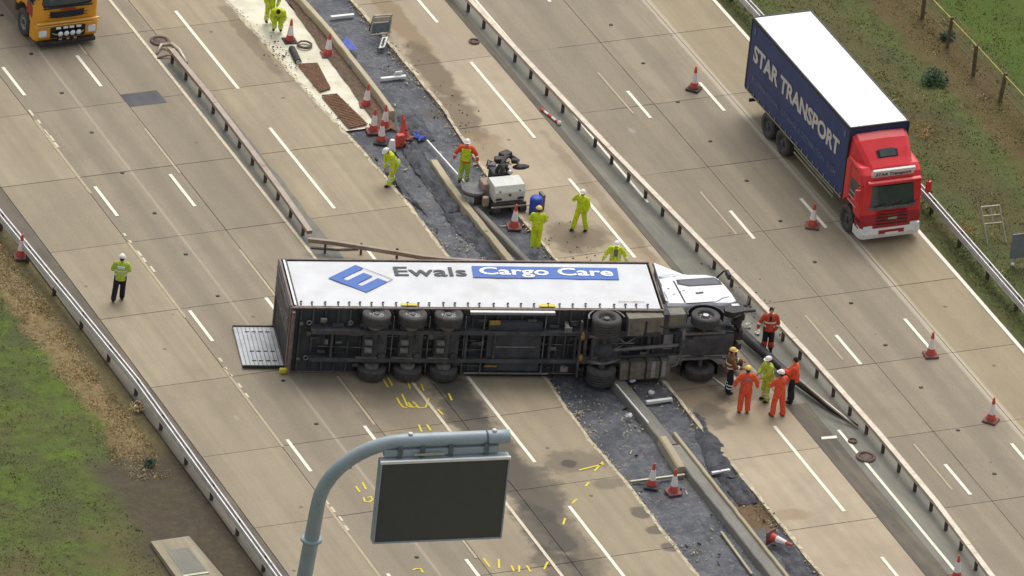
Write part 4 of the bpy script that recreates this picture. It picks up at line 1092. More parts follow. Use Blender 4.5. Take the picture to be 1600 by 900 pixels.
for (x, y) in ((.65, -.72), (.65, .68), (2.1, -.72), (2.1, .68)):
    MB().tube([(x + .08 * math.cos(a), y + .08 * math.sin(a), -.14) for a in [2 * math.pi * k / 10 for k in range(10)]], .018, 5, True).build('lashing_ring', 'rim', lorry)
    MB().box((x - .28 if x < 1 else x - .05, y, -.2), (.12, .10, .06)).build('bracket', 'under_light', lorry)
# side guards and the pallet box between them
for s in (-1, 1):
    MB().box((7.72, s * 1.24, -.20), (2.98, .05, .13), bev=.01).build('side_guard', 'white_part', lorry)
    MB().box((7.72, s * 1.20, -.34), (2.98, .04, .05)).build('side_guard_edge', 'black', lorry)
for x in (6.75, 8.9): MB().box((x, 0, -.30), (.035, 2.4, .05)).build('guard_hanger', 'under_light', lorry)
MB().box((7.85, .05, -.26), (1.9, 1.9, .24), bev=.03).build('pallet_box', 'floor_dark', lorry)
MB().box((7.85, .05, -.385), (1.5, .05, .02)).build('box_strip', 'under_light', lorry)
MB().box((7.1, -.92, -.40), (.38, .14, .08)).build('strap_winch', 'ochre', lorry)
MB().box((7.1, .80, -.40), (.44, .06, .06)).build('strap_winch', 'ochre', lorry)
# landing legs
for y in (-.78, .78):
    MB().box((9.65, y, -.36), (.14, .12, .50), bev=.015).build('landing_leg', 'under_light', lorry)
    MB().box((9.65, y, -.63), (.26, .20, .04)).build('landing_foot', 'under_light', lorry)
MB().cyl((9.65, -.75, -.3), (9.65, .75, -.3), .03, 8).build('landing_shaft', 'under', lorry)
for k, (x0, y0, x1, y1) in enumerate(((1.0, -.3, 6.0, -.25), (1.0, .2, 9.5, .28), (5.9, -.1, 12.2, .1), (6.0, .9, 9.0, .95))):
    MB().tube([(x0, y0, -.16), ((x0 + x1) / 2, (y0 + y1) / 2 + .05, -.18), (x1, y1, -.16)], .022, 6).build('air_line', 'under_light', lorry)

# ---- tractor unit, slightly folded against the trailer
OT = Vector((3.86, -7.42)) - .5 * Vector((.156, .988)); dA = RAD(-9) - ANG
d2_ = OT - Vector((-10.11, -3.42)); ox_, oz_ = d2_.x * F3.x + d2_.y * F3.y, d2_.x * N3.x + d2_.y * N3.y
ca, sa = math.cos(dA), math.sin(dA)
TM = Matrix(((ca, 0, -sa, ox_), (0, 1, 0, 0), (sa, 0, ca, oz_), (0, 0, 0, 1)))
CW = 1.24
# cab shell: side outline (x forward of the front axle, z above the road)
side = [(-1.16, 1.30), (-1.16, 2.55), (-1.02, 3.30), (-.60, 3.42), (.10, 3.26), (.75, 3.20), (1.12, 2.98), (1.24, 2.45), (1.34, 1.75), (1.36, 1.22), (1.12, 1.12), (.62, 1.16), (.45, 1.22), (-.50, 1.22), (-.62, 1.24)]
side_i = [(x * .985, z) for x, z in side]
mb = MB(TM); n = len(side); V = []
for y, ins in ((-CW, .0), (-CW + .10, 0), (CW - .10, 0), (CW, .0)):
    for (x, z) in side:
        k = .05 if abs(y) == CW else 0
        cx_, cz_ = 0.1, 2.2
        V.append((x - (x - cx_) * k, y, z - (z - cz_) * k))
F = [list(range(n)), [3 * n + i for i in range(n)][::-1]]
for r in range(3): F += [(r * n + i, (r + 1) * n + i, (r + 1) * n + (i + 1) % n, r * n + (i + 1) % n) for i in range(n)]
mb.faces(V, F, False); cab = mb.build('cab', 'cab_white', lorry)
def cabp(poly, y0, y1, name, mat, par=cab, bev=0): return MB(TM).prism(poly, y0, y1, 'XZ').build(name, mat, par, bev=bev)
cabp([(-.34, 2.84), (.92, 2.88), (1.05, 2.66), (1.06, 2.48), (-.05, 2.46), (-.36, 2.62)], -CW - .012, -CW + .03, 'side_window', 'glass_grey')
cabp([(-.42, 2.91), (.96, 2.95), (1.12, 2.68), (1.13, 2.42), (-.08, 2.40), (-.46, 2.58)], -CW - .006, -CW + .03, 'window_frame', 'black')
cabp([(-.56, 1.30), (-.50, 1.30), (-.50, 2.85), (-.56, 2.85)], -CW - .006, -CW + .02, 'door_gap', 'dark_steel')
cabp([(-.50, 1.28), (.60, 1.30), (.85, 1.5), (1.14, 1.6), (1.13, 1.56), (.87, 1.46), (.62, 1.27), (-.5, 1.25)], -CW - .006, -CW + .02, 'sill_line', 'dark_steel')
cabp([(.02, 1.86), (.30, 1.90), (.30, 1.98), (.02, 1.95)], -CW - .02, -CW + .02, 'door_handle', 'black')
for x, z in ((-.8, 1.9), (-.9, 2.3), (-.55, 2.05), (-.40, 2.10)): cabp([(x, z), (x + .07, z), (x + .07, z + .05), (x, z + .05)], -CW - .008, -CW + .02, 'panel_clip', 'dark_steel')
MB(TM).box((1.20, 0, 2.45), (.05, 2.2, .85), Matrix.Rotation(RAD(-8), 3, 'Y')).build('windscreen', 'glass', cab)
MB(TM).box((1.10, 0, 3.00), (.20, 2.2, .12)).build('sun_visor', 'black', cab)
# roof deflector with angled fins
mb = MB(TM)
for s in (-1, 1):
    mb.prism([(-1.18, 1.5), (-1.10, 2.6), (-.90, 4.14), (-.84, 4.12), (-.10, 3.30), (-.10, 3.2), (-1.0, 3.0), (-1.08, 1.5)], s * CW, s * (CW - .05), 'XZ')
mb.prism([(.05, 3.27), (-.10, 3.32), (-.84, 4.10), (-.90, 4.02), (-.6, 3.36)], -1.22, 1.22, 'XZ')
mb.build('wind_deflector', 'cab_white', lorry)
MB(TM).box((-1.08, -CW - .02, 2.75), (.05, .05, 2.6), Matrix.Rotation(RAD(6), 3, 'Y')).build('gap_shade_strip', 'black', lorry)  # black strip added for the shaded gap between trailer and cab
# mirrors torn forward
MB(TM).tube([(1.05, -CW, 2.9), (1.32, -CW - .22, 2.98), (1.45, -CW - .24, 2.7)], .035, 6).build('mirror_arm', 'black', cab)
MB(TM).box((1.40, -CW - .22, 2.72), (.12, .22, .40), bev=.04).build('mirror', 'dark_steel', cab)
# battered bumper, grille and front corner
mb = MB(TM)
for k in range(16):
    y = -1.1 + 2.2 * k / 15
    mb.box((1.28 + random.uniform(-.10, .16), y, .85 + random.uniform(-.2, .25)), (random.uniform(.1, .35), .22, random.uniform(.1, .5)), Matrix.Rotation(random.uniform(-.6, .6), 3, 'Y'))
mb.build('broken_bumper', 'mach_dark', lorry)
cabp([(1.05, 1.10), (1.36, 1.28), (1.48, .95), (1.40, .55), (.98, .45), (.72, .62), (.80, 1.0)], -CW, -CW + .22, 'bumper_corner', 'dark_steel', lorry)
MB(TM).tube([(1.3, -CW, 1.0), (1.62, -CW + .1, 1.05), (1.78, -CW - .05, 1.3)], .04, 6).build('bent_bracket', 'dark_steel', lorry)
MB(TM).tube([(1.3, -CW + .1, .7), (1.55, -CW + .2, .85), (1.9, -CW + .15, .8)], .05, 6).build('bent_bracket', 'mach_dark', lorry)
MB(TM).box((1.2, -CW + .02, .98), (.28, .08, .14)).build('headlamp', 'lamp_glass', lorry)
# tractor chassis, axles, tanks
mb = MB(TM)
for y in (-.42, .42): mb.box((-1.7, y, .78), (5.6, .09, .28))
for x in (-4.2, -2.9, -1.9, -.9, .5): mb.box((x, 0, .78), (.12, .85, .22))
mb.build('tractor_chassis', 'under', lorry)
MB(TM).box((.35, 0, .62), (1.5, .8, .5), bev=.08).build('engine_sump', 'under', lorry)
MB(TM).box((-.55, 0, .55), (.6, .6, .4), bev=.08).build('gearbox', 'under', lorry)
MB(TM).cyl((-.8, 0, .55), (-3.3, .05, .52), .07, 10).build('prop_shaft', 'under_light', lorry)
MB(TM).cyl((0, -.9, .5), (0, .9, .5), .08, 10).build('axle', 'under', lorry)
MB(TM).cyl((-3.58, -.9, .5), (-3.58, .9, .5), .12, 10).build('axle', 'under', lorry)
MB(TM).box((-3.5, 0, .66), (1.0, 1.3, .30), bev=.08).build('suspension_carrier', 'under', lorry)
MB(TM).ball((-3.58, 0, .5), (.36, .32, .34), 14).build('differential', 'under', lorry)
for y in (-.5, .5):
    MB(TM).box((0, y, .42), (1.5, .09, .05)).build('leaf_spring', 'under_light', lorry)
    MB(TM).tube([(-4.1, y, .6), (-3.6, y * 1.05, .38), (-2.9, y, .6)], .06, 6).build('suspension_arm', 'under_light', lorry)
for s in (-1, 1):
    wheel(TM, 0, s * 1.03, .5, .51, .36, s, lorry, 'tyre_dusty', 'chrome')
    t = wheel(TM, -3.58, s * .98, .5, .52, .62, s, lorry, 'rim_dark', 'rim_dark')
    MB(TM).lathe([(.525, -.03), (.45, 0), (.525, .03)], 24, (-3.58, s * .98, .5), 'Y', False).build('twin_gap', 'black', t)
    pts = [(.66 * math.cos(a), .50 + .64 * math.sin(a)) for a in [math.pi * k / 12 for k in range(13)]]
    V, Fc = [], []
    for (a, b) in pts: V += [(a, s * 1.24, b), (a, s * .86, b), (a * .94, s * 1.24, .5 + (b - .5) * .94)]
    for k in range(12): Fc += [(3 * k, 3 * k + 1, 3 * k + 4, 3 * k + 3), (3 * k, 3 * k + 3, 3 * k + 5, 3 * k + 2)]
    MB(TM).faces(V, Fc).build('wheel_arch', 'dark_steel', lorry)
    V, Fc = [], []
    for (a, b) in pts: V += [(a - 3.58, s * 1.27, b), (a - 3.58, s * .70, b), (a * .92 - 3.58, s * 1.27, .5 + (b - .5) * .92)]
    for k in range(12): Fc += [(3 * k, 3 * k + 1, 3 * k + 4, 3 * k + 3), (3 * k, 3 * k + 3, 3 * k + 5, 3 * k + 2)]
    MB(TM).faces(V, Fc).build('rear_mudguard', 'mach_grey', lorry)
bb = MB(TM).box((-2.15, -.86, .72), (1.28, .70, .55), bev=.02).build('battery_box', 'box_tan', lorry)
for x in (-2.45, -1.88): MB(TM).box((x, -.78, .44), (.46, .5, .03)).build('box_panel', 'tank', bb)
MB(TM).box((-2.15, -.78, .435), (.03, .6, .05)).build('box_divider', 'black', bb)
tk = MB(TM)
tk.prism([(-2.95 + 0, .30), (-2.95, .95), (-1.15, .95), (-1.15, .30)], .50, 1.16, 'XZ')
tk = tk.build('fuel_tank', 'tank', lorry, bev=.16)
for x in (-2.62, -2.02, -1.5): MB(TM).box((x, .83, .62), (.05, .70, .70)).build('tank_strap', 'dark_steel', tk)
for x in (-1.75, -1.38):
    MB(TM).cyl((x, .5, .42), (x, 1.1, .42), .14, 14).build('air_tank', 'rim', lorry)
for y in (-.5, .35):
    MB(TM).ball((-4.35, y, .62), (.10, .16, .14), 10).build('rear_lamp', 'ochre', lorry)
MB(TM).box((-4.42, 0, .62), (.07, 2.2, .14)).build('rear_bumper_bar', 'under', lorry)
MB(TM).box((-.98, -.95, .85), (.62, .5, .5), bev=.05).build('air_cleaner', 'box_tan', lorry)
MB(TM).box((-1.35, -.80, 1.0), (.28, .8, .75), bev=.03).build('step_unit', 'under', lorry)
MB(TM).tube([(-.75, -.6, .45), (-.72, -.1, .40), (-.78, .3, .42), (-.85, .75, .5), (-1.2, .85, .45)], .06, 8).build('exhaust_pipe', 'under_light', lorry)
for k in range(14):
    x = random.uniform(-4.0, 1.1); y = random.uniform(-.9, .9)
    MB(TM).tube([(x, y, .5), (x + random.uniform(-.5, .5), y + random.uniform(-.3, .3), .42), (x + random.uniform(-.9, .9), y + random.uniform(-.4, .4), .5)], .022, 5).build('hose', random.choice(('under', 'under_light', 'black')), lorry)
for k in range(70):
    x = random.uniform(.6, 12.6); y = random.uniform(-1.05, 1.05)
    MB().box((x, y, -.17 - random.random() * .12), (random.uniform(.06, .4), random.uniform(.05, .2), random.uniform(.04, .12))).build('fitting', random.choice(('under', 'under', 'under_light')), lorry)

# ================================================================ red lorry with dark blue curtains
rl = empty('curtain_lorry')
# local x forward (= -Y in the world), y left (= +X), z up; origin on the road under the cab nose
rl.matrix_world = Matrix(((-0.012, 1, 0, 14.62), (-1, -0.012, 0, -0.28), (0, 0, 1, 0), (0, 0, 0, 1)))
tag(rl, 'red cab rigid lorry with navy blue curtains, cream lettering and plain white roof, driving on', 'lorry')
BW, X0, X1, Z0, Z1 = 1.15, -10.25, -1.75, 1.0, 3.80
MB().box(((X0 + X1) / 2, 0, (Z0 + Z1) / 2), (X1 - X0, 2 * BW - .02, Z1 - Z0 - .02)).build('box_body', 'navy', rl)
MB().box(((X0 + X1) / 2, 0, Z1 + .015), (X1 - X0 - .04, 2 * BW - .05, .05), bev=.02).build('roof', 'roof_cream', rl)
fb = MB()
for y in (-BW, BW):
    fb.box(((X0 + X1) / 2, y, Z1 + .01), (X1 - X0 + .04, .05, .10)).box(((X0 + X1) / 2, y, Z0 - .03), (X1 - X0, .05, .08))
    for x in (X0, X1): fb.box((x, y, (Z0 + Z1) / 2), (.07, .06, Z1 - Z0))
for x in (X0, X1): fb.box((x, 0, Z1 + .01), (.06, 2 * BW, .11))
fb.build('body_frame', 'logo_navy', rl)
MB().box(((X0 + X1) / 2, -BW - .035, Z0 - .02), (X1 - X0 - .1, .02, .045)).build('side_rave', 'metal_frame', rl)
MB().box(((X0 + X1) / 2, BW + .035, Z0 - .02), (X1 - X0 - .1, .02, .045)).build('side_rave', 'metal_frame', rl)
# curtain folds on the visible side
V, F = [], []; nx, nz = 70, 6
for j in range(nz + 1):
    for i in range(nx + 1):
        x = X0 + .06 + (X1 - X0 - .12) * i / nx; z = Z0 + .03 + (Z1 - Z0 - .1) * j / nz
        V.append((x, -BW - .008 - .006 * abs(math.sin(x * 2.6)) - .008 * (noise.noise(Vector((x, z, 1))) + .5), z))
for j in range(nz):
    for i in range(nx): F.append((j * (nx + 1) + i, j * (nx + 1) + i + 1, (j + 1) * (nx + 1) + i + 1, (j + 1) * (nx + 1) + i))
MB().faces(V, F, True).build('side_curtain', 'navy', rl)
QY = -BW - .034
lettering('STAR TRANSPORT', 1.0, 7.45, .035, lambda x, y, z: (X0 + .42 + x, QY - z * .5, 2.34 + y), 'lettering', 'navy_print', rl, .68)
lettering('INTERNATIONAL   STORAGE & DISTRIBUTION   01234', 1.0, 7.3, .01, lambda x, y, z: (X0 + .55 + x, QY - z * .5, 1.55 + y), 'small_lettering', 'navy_faint', rl, .22)
for x in (X0 + .35, X1 - .3): MB().box((x, QY, 3.45), (.12, .008, .22)).build('corner_mark', 'navy_faint', rl)
# under the body
mb = MB()
for y in (-.42, .42): mb.box((-5.4, y, .78), (9.6, .08, .26))
mb.build('chassis', 'dark_steel', rl)
for z in (.62, .80):
    MB().box((-4.2, -BW + .03, z), (3.4, .04, .06)).build('side_guard', 'metal_frame', rl)
    MB().box((-4.2, BW - .03, z), (3.4, .04, .06)).build('side_guard', 'metal_frame', rl)
MB().box((-4.2, -.8, .70), (1.2, .5, .45), bev=.05).build('fuel_tank', 'tank', rl)
MB().box((-10.0, 0, .55), (.08, 2.1, .12)).build('rear_bumper', 'dark_steel', rl)
for x in (-6.85, -8.15):
    for s in (-1, 1): wheel(I4, x, s * .95, .5, .50, .45, s, rl, 'rim_dark', 'rim_dark')
    MB().cyl((x, -.8, .5), (x, .8, .5), .09, 8).build('axle', 'dark_steel', rl)
for s in (-1, 1): wheel(I4, -1.15, s * 1.06, .5, .50, .34, s, rl, 'rim_dark', 'rim_dark')
MB().cyl((-1.15, -.9, .5), (-1.15, .9, .5), .09, 8).build('axle', 'dark_steel', rl)
# cab: lofted from a side outline; narrower nose corners
def cab_loft(parent, outline, W, mat, nose=0.0, name='cab', mtx=None, corner=.14):
    n = len(outline); V = []; xm = max(p[0] for p in outline)
    ringy = [(-W, .035), (-W + corner * .4, .01), (-W + corner, 0), (W - corner, 0), (W - corner * .4, .01), (W, .035)]
    zc = sum(p[1] for p in outline) / n; xc = sum(p[0] for p in outline) / n
    for i, (y, k) in enumerate(ringy):
        for (x, z) in outline:
            xx = x - (x - xc) * k; zz = z - (z - zc) * k
            if x > xc: xx -= {0: nose, 1: nose * .35, 2: nose * .08}[min(i, 5 - i)]
            V.append((xx, y, zz))
    F = [list(range(n)), [5 * n + i for i in range(n)][::-1]]
    for r in range(5): F += [(r * n + i, (r + 1) * n + i, (r + 1) * n + (i + 1) % n, r * n + (i + 1) % n) for i in range(n)]
    return MB(mtx).faces(V, F).build(name, mat, parent)
co = [(-1.66, .95), (-1.66, 2.70), (-1.55, 2.86), (-.60, 2.80), (-.34, 2.62), (-.20, 2.30), (-.06, 1.55), (-.02, 1.15), (-.10, .95), (-.55, .95), (-.62, 1.08), (-.85, 1.20), (-1.15, 1.24), (-1.45, 1.20), (-1.62, 1.0)]
rc = cab_loft(rl, co, 1.19, 'red_paint', .14)
lo = [(-.52, .42), (-.60, .96), (-.05, .96), (-.02, 1.18), (.05, .95), (.06, .55), (.0, .42)]
cab_loft(rl, lo, 1.18, 'red_dark', .16, 'lower_cab')
# wind deflector rising to the body
dn, dv = [], []
prof = [(-1.70, 3.60, 1.06), (-1.40, 3.46, 1.04), (-1.05, 3.20, .98), (-.78, 2.98, .90), (-.52, 2.80, .84)]
V = []
for x, z, w in prof: V += [(x, -w - .06, 2.72), (x, -w, z - .10), (x, -w + .14, z), (x, 0, z + .03), (x, w - .14, z), (x, w, z - .10), (x, w + .06, 2.72)]
F = [(i * 7 + k, i * 7 + k + 1, (i + 1) * 7 + k + 1, (i + 1) * 7 + k) for i in range(4) for k in range(6)] + [tuple(range(7)), tuple(28 + k for k in range(7))[::-1]]
df = MB().faces(V, F, False).build('wind_deflector', 'red_paint', rl)
MB().faces([(-1.02, -.42, 3.215), (-1.02, .42, 3.215), (-.80, .40, 3.03), (-.80, -.40, 3.03)], [(0, 1, 2, 3)]).build('roof_hatch', 'black', df)
MB().box((-.93, 0, 3.155), (.30, .62, .03), Matrix.Rotation(RAD(40), 3, 'Y')).build('hatch_glass', 'glass', df)
mb = MB()
sh = Matrix.Rotation(RAD(22), 3, 'Y')
hb = MB().box((-.30, 0, 2.70), (.10, 1.66, .36), sh, bev=.02).build('headboard_sign', 'white_part', rl)
lettering('STAR Transport', .3, 1.40, .006, lambda x, y, z: tuple(Vector((-.30, 0, 2.70)) + sh @ Vector((.056 + z, -.70 + x, -.09 + y))), 'lettering', 'logo_navy', hb, .20)
# windscreen, surround, sunvisor
def front_panel(parent, pts, name, mat, th=.03):
    """curved glass: pts = rows of (x, z) with half width, bowed at the corners"""
    V, F = [], []; N = 8
    for (x, z, w) in pts:
        for k in range(N + 1):
            t = -1 + 2 * k / N; V.append((x - .14 * abs(t) ** 4, w * t, z))
    for i in range(len(pts) - 1):
        for k in range(N): F.append((i * (N + 1) + k, i * (N + 1) + k + 1, (i + 1) * (N + 1) + k + 1, (i + 1) * (N + 1) + k))
    return MB().faces(V, F, True).build(name, mat, parent)
front_panel(rc, [(-.02, 1.44, 1.14), (-.16, 2.30, 1.06)], 'windscreen_surround', 'black')
front_panel(rc, [(.005, 1.50, 1.08), (-.13, 2.24, 1.0)], 'windscreen', 'glass')
front_panel(rc, [(.02, 1.36, 1.10), (.03, 1.50, 1.10)], 'wiper_panel', 'mach_grey')
MB().box((-.10, 0, 2.42), (.16, 2.1, .14), Matrix.Rotation(RAD(20), 3, 'Y'), bev=.04).build('sun_visor', 'red_paint', rc)
front_panel(rc, [(.055, .72, .62), (.045, 1.28, .70)], 'grille', 'red_dark')
for k in range(4): MB().box((.06, 0, .80 + k * .13), (.03, 1.25, .03)).build('grille_bar', 'logo_navy', rc)
bp = [(.10, .30), (.13, .42), (.10, .60), (-.02, .60), (-.02, .30)]
cab_loft(rl, [(-.60, .24), (-.60, .58), (-.3, .68), (.09, .64), (.13, .44), (.06, .24)], 1.20, 'white_part', .20, 'bumper')
MB().box((.09, 0, .50), (.06, 1.0, .14)).build('bumper_intake', 'red_dark', rl)
for s in (-1, 1):
    MB().box((.04, s * .92, .68), (.14, .36, .17), Matrix.Rotation(-s * .3, 3, 'Z'), bev=.04).build('headlamp', 'lamp_glass', rl)
    MB().prism([(-1.18, 1.52), (-.62, 1.50), (-.34, 1.62), (-.42, 2.18), (-1.18, 2.22)], s * 1.165, s * 1.20, 'XZ').build('side_window', 'glass', rc)
    MB().tube([(-.30, s * 1.15, 2.25), (-.14, s * 1.38, 2.28), (-.12, s * 1.40, 1.75)], .025, 6).build('mirror_arm', 'red_dark', rc)
    MB().box((-.14, s * 1.40, 2.0), (.12, .20, .46), bev=.04).build('mirror', 'red_paint', rc)
    for k in range(3): MB().box((-.9, s * 1.195, .70 + k * .22 + .55), (.7 - k * .1, .02, .025)).build('step_edge', 'navy_print', rc)
MB().box((-1.72, 0, 2.4), (.06, 1.9, 1.9)).build('cab_rear_gap', 'black', rl)
for y0 in (-.75, -.05, .55): MB().cyl((.05, y0, 1.50), (.0, y0 + .42, 1.62), .014, 5).build('wiper', 'black', rc)
for s in (-1, 1):
    for (xa, za, xb2, zb) in ((-1.26, 1.0, -1.26, 2.66), (-.30, 1.30, -.30, 2.0), (-1.26, 2.66, -.62, 2.64)):
        MB().box(((xa + xb2) / 2, s * 1.192, (za + zb) / 2), (abs(xa - xb2) + .015, .012, abs(za - zb) + .015)).build('door_gap', 'red_dark', rc)
    MB().box((-1.10, s * 1.20, 1.40), (.16, .03, .04)).build('door_handle', 'black', rc)
    for (zz) in (.62, .86): MB().box((-.30, s * 1.19, zz), (.30, .04, .05)).build('step', 'black', rc)
MB().box((.075, 0, 1.02), (.02, .34, .09)).build('badge', 'metal_frame', rc)
MB().box((.145, .0, .44), (.02, .52, .11)).build('number_plate', 'white_part', rl)
for k in range(9): MB().box((X0 + .9 + k * .95, 0, Z1 + .046), (.03, 2 * BW - .12, .012)).build('roof_seam', 'roof_cream', rl)
for k in range(18): MB().box((X0 + .3 + k * .475, QY, Z0 + .06), (.035, .02, .16)).build('curtain_buckle', 'metal_frame', rl)

# ================================================================ yellow works lorry (front half in view)
yl = empty('works_lorry')
yl.matrix_world = Matrix(((0.01, 1, 0, -8.78), (-1, 0.01, 0, 20.62), (0, 0, 1, 0), (0, 0, 0, 1)))
tag(yl, 'amber yellow works lorry with a row of bright front lamps, cut by the top edge', 'lorry')
co = [(-1.9, .95), (-1.9, 2.9), (-1.7, 3.0), (-.45, 2.95), (-.25, 2.75), (-.04, 1.62), (0, 1.0), (-.1, .85), (-.45, .85), (-.55, 1.05), (-.8, 1.22), (-1.15, 1.28), (-1.5, 1.20), (-1.75, .95)]
yc = cab_loft(yl, co, 1.22, 'yellow_cab', .10)
cab_loft(yl, [(-.45, .30), (-.45, .90), (.02, .92), (.10, .80), (.12, .45), (.05, .30)], 1.25, 'yellow_cab', .16, 'bumper')
front_panel(yc, [(.02, 1.62, 1.18), (-.18, 2.75, 1.08)], 'windscreen_surround', 'black')
front_panel(yc, [(.045, 1.70, 1.10), (-.15, 2.66, 1.0)], 'windscreen', 'glass')
MB().box((.03, 0, 1.58), (.05, 1.9, .05)).build('wiper_line', 'logo_navy', yc)
front_panel(yc, [(.055, 1.16, .80), (.045, 1.42, .80)], 'grille', 'logo_navy')
for k in range(2): MB().box((.07, 0, 1.24 + k * .10), (.03, 1.5, .02)).build('grille_bar', 'dark_steel', yc)
MB().box((.055, 0, 1.50), (.03, .55, .05)).build('badge', 'red_dark', yc)
MB().box((.10, 0, 1.02), (.10, 2.46, .07), bev=.02).build('upper_trim', 'yellow_cab_pale', yl)
MB().box((.10, 0, .91), (.10, 2.46, .05), bev=.02).build('upper_trim', 'yellow_cab_pale', yl)
MB().box((.13, .02, .62), (.06, 1.35, .42), bev=.02).build('lamp_recess', 'black', yl)
bar = MB().tube([(.16, -.60, .62), (.24, -.5, .60), (.24, .55, .60), (.16, .62, .62)], .025, 6).build('lamp_bar', 'metal_frame', yl)
for k in range(4):
    y = -.33 + k * .24
    lp = MB().lathe([(.095, -.04), (.10, .0), (.10, .03), (.02, .05)], 14, (.26, y, .62), 'X').build('spot_lamp', 'lamp_glass', yl)
    MB().lathe([(.11, -.05), (.115, .02), (.10, .025)], 14, (.255, y, .62), 'X', False).build('lamp_ring', 'black', lp)
for y in (-.40, -.12, .12, .40): MB().box((.22, y, .84), (.05, .18, .07), bev=.01).build('strobe_lamp', 'lamp_glass', yl)
for y in (-.30, .0, .28): MB().box((.22, y, .38), (.05, .12, .06), bev=.01).build('lower_lamp', 'chrome', yl)
for s in (-1, 1):
    MB().box((.10, s * .96, .62), (.12, .30, .26), bev=.04).build('headlamp', 'lamp_glass', yl)
    MB().prism([(-1.3, 1.55), (-.50, 1.50), (-.25, 1.66), (-.40, 2.6), (-1.3, 2.6)], s * 1.195, s * 1.225, 'XZ').build('side_window', 'glass', yc)
    wheel(I4, -1.12, s * 1.08, .52, .52, .34, s, yl, 'rim', 'rim_dark')
    wheel(I4, -5.2, s * .98, .52, .52, .50, s, yl, 'rim_dark', 'rim_dark')
    MB().box((-.62, s * 1.23, 1.3), (.5, .02, .4)).build('red_chevron', 'red_dark', yc)
    MB().tube([(-.25, s * 1.2, 2.6), (.0, s * 1.42, 2.6), (.02, s * 1.42, 1.9)], .025, 6).build('mirror_arm', 'black', yc)
    MB().box((0, s * 1.42, 2.2), (.1, .2, .45), bev=.03).build('mirror', 'black', yc)
MB().box((-3.8, 0, .8), (5.6, .9, .25)).build('chassis', 'dark_steel', yl)
MB().box((-2.35, -.95, .75), (.7, .5, .5), bev=.06).build('fuel_tank', 'tank', yl)
MB().box((.0, 0, .24), (.5, 2.2, .16), bev=.04).build('lower_valance', 'dark_steel', yl)
hp = MB().prism([(-6.8, 1.1), (-6.9, 2.7), (-2.4, 2.7), (-2.5, 1.1)], -1.15, 1.15, 'XZ').build('hopper', 'yellow_cab', yl, bev=.04)
for k in range(6):
    for s in (-1, 1): MB().box((-6.5 + k * .78, s * 1.17, 1.9), (.08, .05, 1.5)).build('hopper_rib', 'yellow_cab_pale', hp)
MB().box((-4.65, 0, 2.72), (4.1, 1.9, .08)).build('load_cover', 'dark_steel', yl)

# ================================================================ cantilever sign over the left carriageway
gp = (-17.43, -21.70, 3.60); gp = (gp[0], gp[1], 0)
ZA = 9.55
gs = empty('cantilever_sign', gp); tag(gs, 'big blank dark matrix sign hanging from a curved grey gantry arm in the foreground', 'sign')
a0 = (-17.34, -21.72, 3.60); a1 = (-11.77, -24.27, 9.55); a2 = (-15.89, -23.54, 9.55)
dirv = Vector((a1[0] - a2[0], a1[1] - a2[1], 0)).normalized()
P0 = Vector((0, 0, 0)); end = Vector((a1[0] - gp[0], a1[1] - gp[1], 0)); L = end.dot(dirv); off = end - dirv * L
pts = [P0, Vector((0, 0, 3.0)), Vector((0, 0, ZA - 2.6))]
for k in range(1, 11):
    t = math.pi / 2 * k / 10; pts.append(Vector((0, 0, ZA - 2.6)) + dirv * (2.6 - 2.6 * math.cos(t)) + Vector((0, 0, 2.6 * math.sin(t))))
for k in range(1, 6): pts.append(Vector((0, 0, ZA)) + dirv * (2.6 + (L - 2.6) * k / 5))
blend = lambda p: p + off * max(0, min(1, (p.z - 3) / (ZA - 3)))
dense = []
for p, q in zip(pts, pts[1:]): dense += [p, p.lerp(q, .5)]
dense.append(pts[-1]); dense = [blend(p) for p in dense]
MB().tube(dense, [.255 if p.z < 5.2 else .235 for p in dense], 20).build('arm', 'gantry', gs)
MB().lathe([(.28, -.06), (.36, -.04), (.36, .04), (.27, .06)], 20, tuple(blend(Vector((0, 0, 5.35))))).build('flange', 'gantry', gs)
for t in (2.7, L - .5):
    p = Vector((0, 0, ZA)) + dirv * t + off
    MB().ball(p + Vector((0, 0, .26)), (.09, .09, .05), 8).build('lifting_lug', 'white_part', gs)
p = Vector((0, 0, ZA)) + dirv * (L - .75) + off
MB().tube([p - dirv * .03, p + dirv * .03], .255, 20).build('arm_joint', 'gantry_dark', gs)
# hanging panel: a real box with a frame, hood and dark face
Rz = Matrix.Rotation(math.atan2(dirv.y, dirv.x), 3, 'Z'); fwdn = Vector((dirv.y, -dirv.x, 0))
pc_ = Vector((0, 0, 0)) + off + dirv * (L - 2.18); PW, PH = 4.36, 3.10
top = ZA - .50; cz = top - PH / 2
def pb(dx, dy, dz, sx, sy, sz, nm, mt, par=gs, bev=0.0):
    c = pc_ + dirv * dx + fwdn * dy; return MB().box((c.x, c.y, cz + dz), (sx, sy, sz), Rz, bev).build(nm, mt, par)
pb(0, .28, 0, PW, .34, PH, 'panel_case', 'gantry', gs, .04)
pb(0, .46, -.02, PW - .14, .03, PH - .14, 'panel_face', 'screen', gs, .012)
pb(0, .47, PH / 2 - .02, PW + .02, .10, .10, 'panel_hood', 'white_part', gs, .02)
pb(0, .46, -PH / 2 + .04, PW - .05, .06, .06, 'panel_sill', 'gantry', gs)
for s in (-1, 1): pb(s * (PW / 2 - .035), .465, 0, .05, .06, PH - .1, 'panel_edge', 'gantry')
pb(-.1, .15, PH / 2 + .17, PW - .5, .22, .24, 'mounting_beam', 'gantry', gs, .03)
for dx in (-1.5, -.75, .2, 1.4): pb(dx, .12, PH / 2 + .20, .16, .34, .42, 'mounting_bracket', 'gantry_dark')
pb(-.55, .36, PH / 2 + .16, 1.0, .05, .06, 'cable_tray', 'metal_frame')

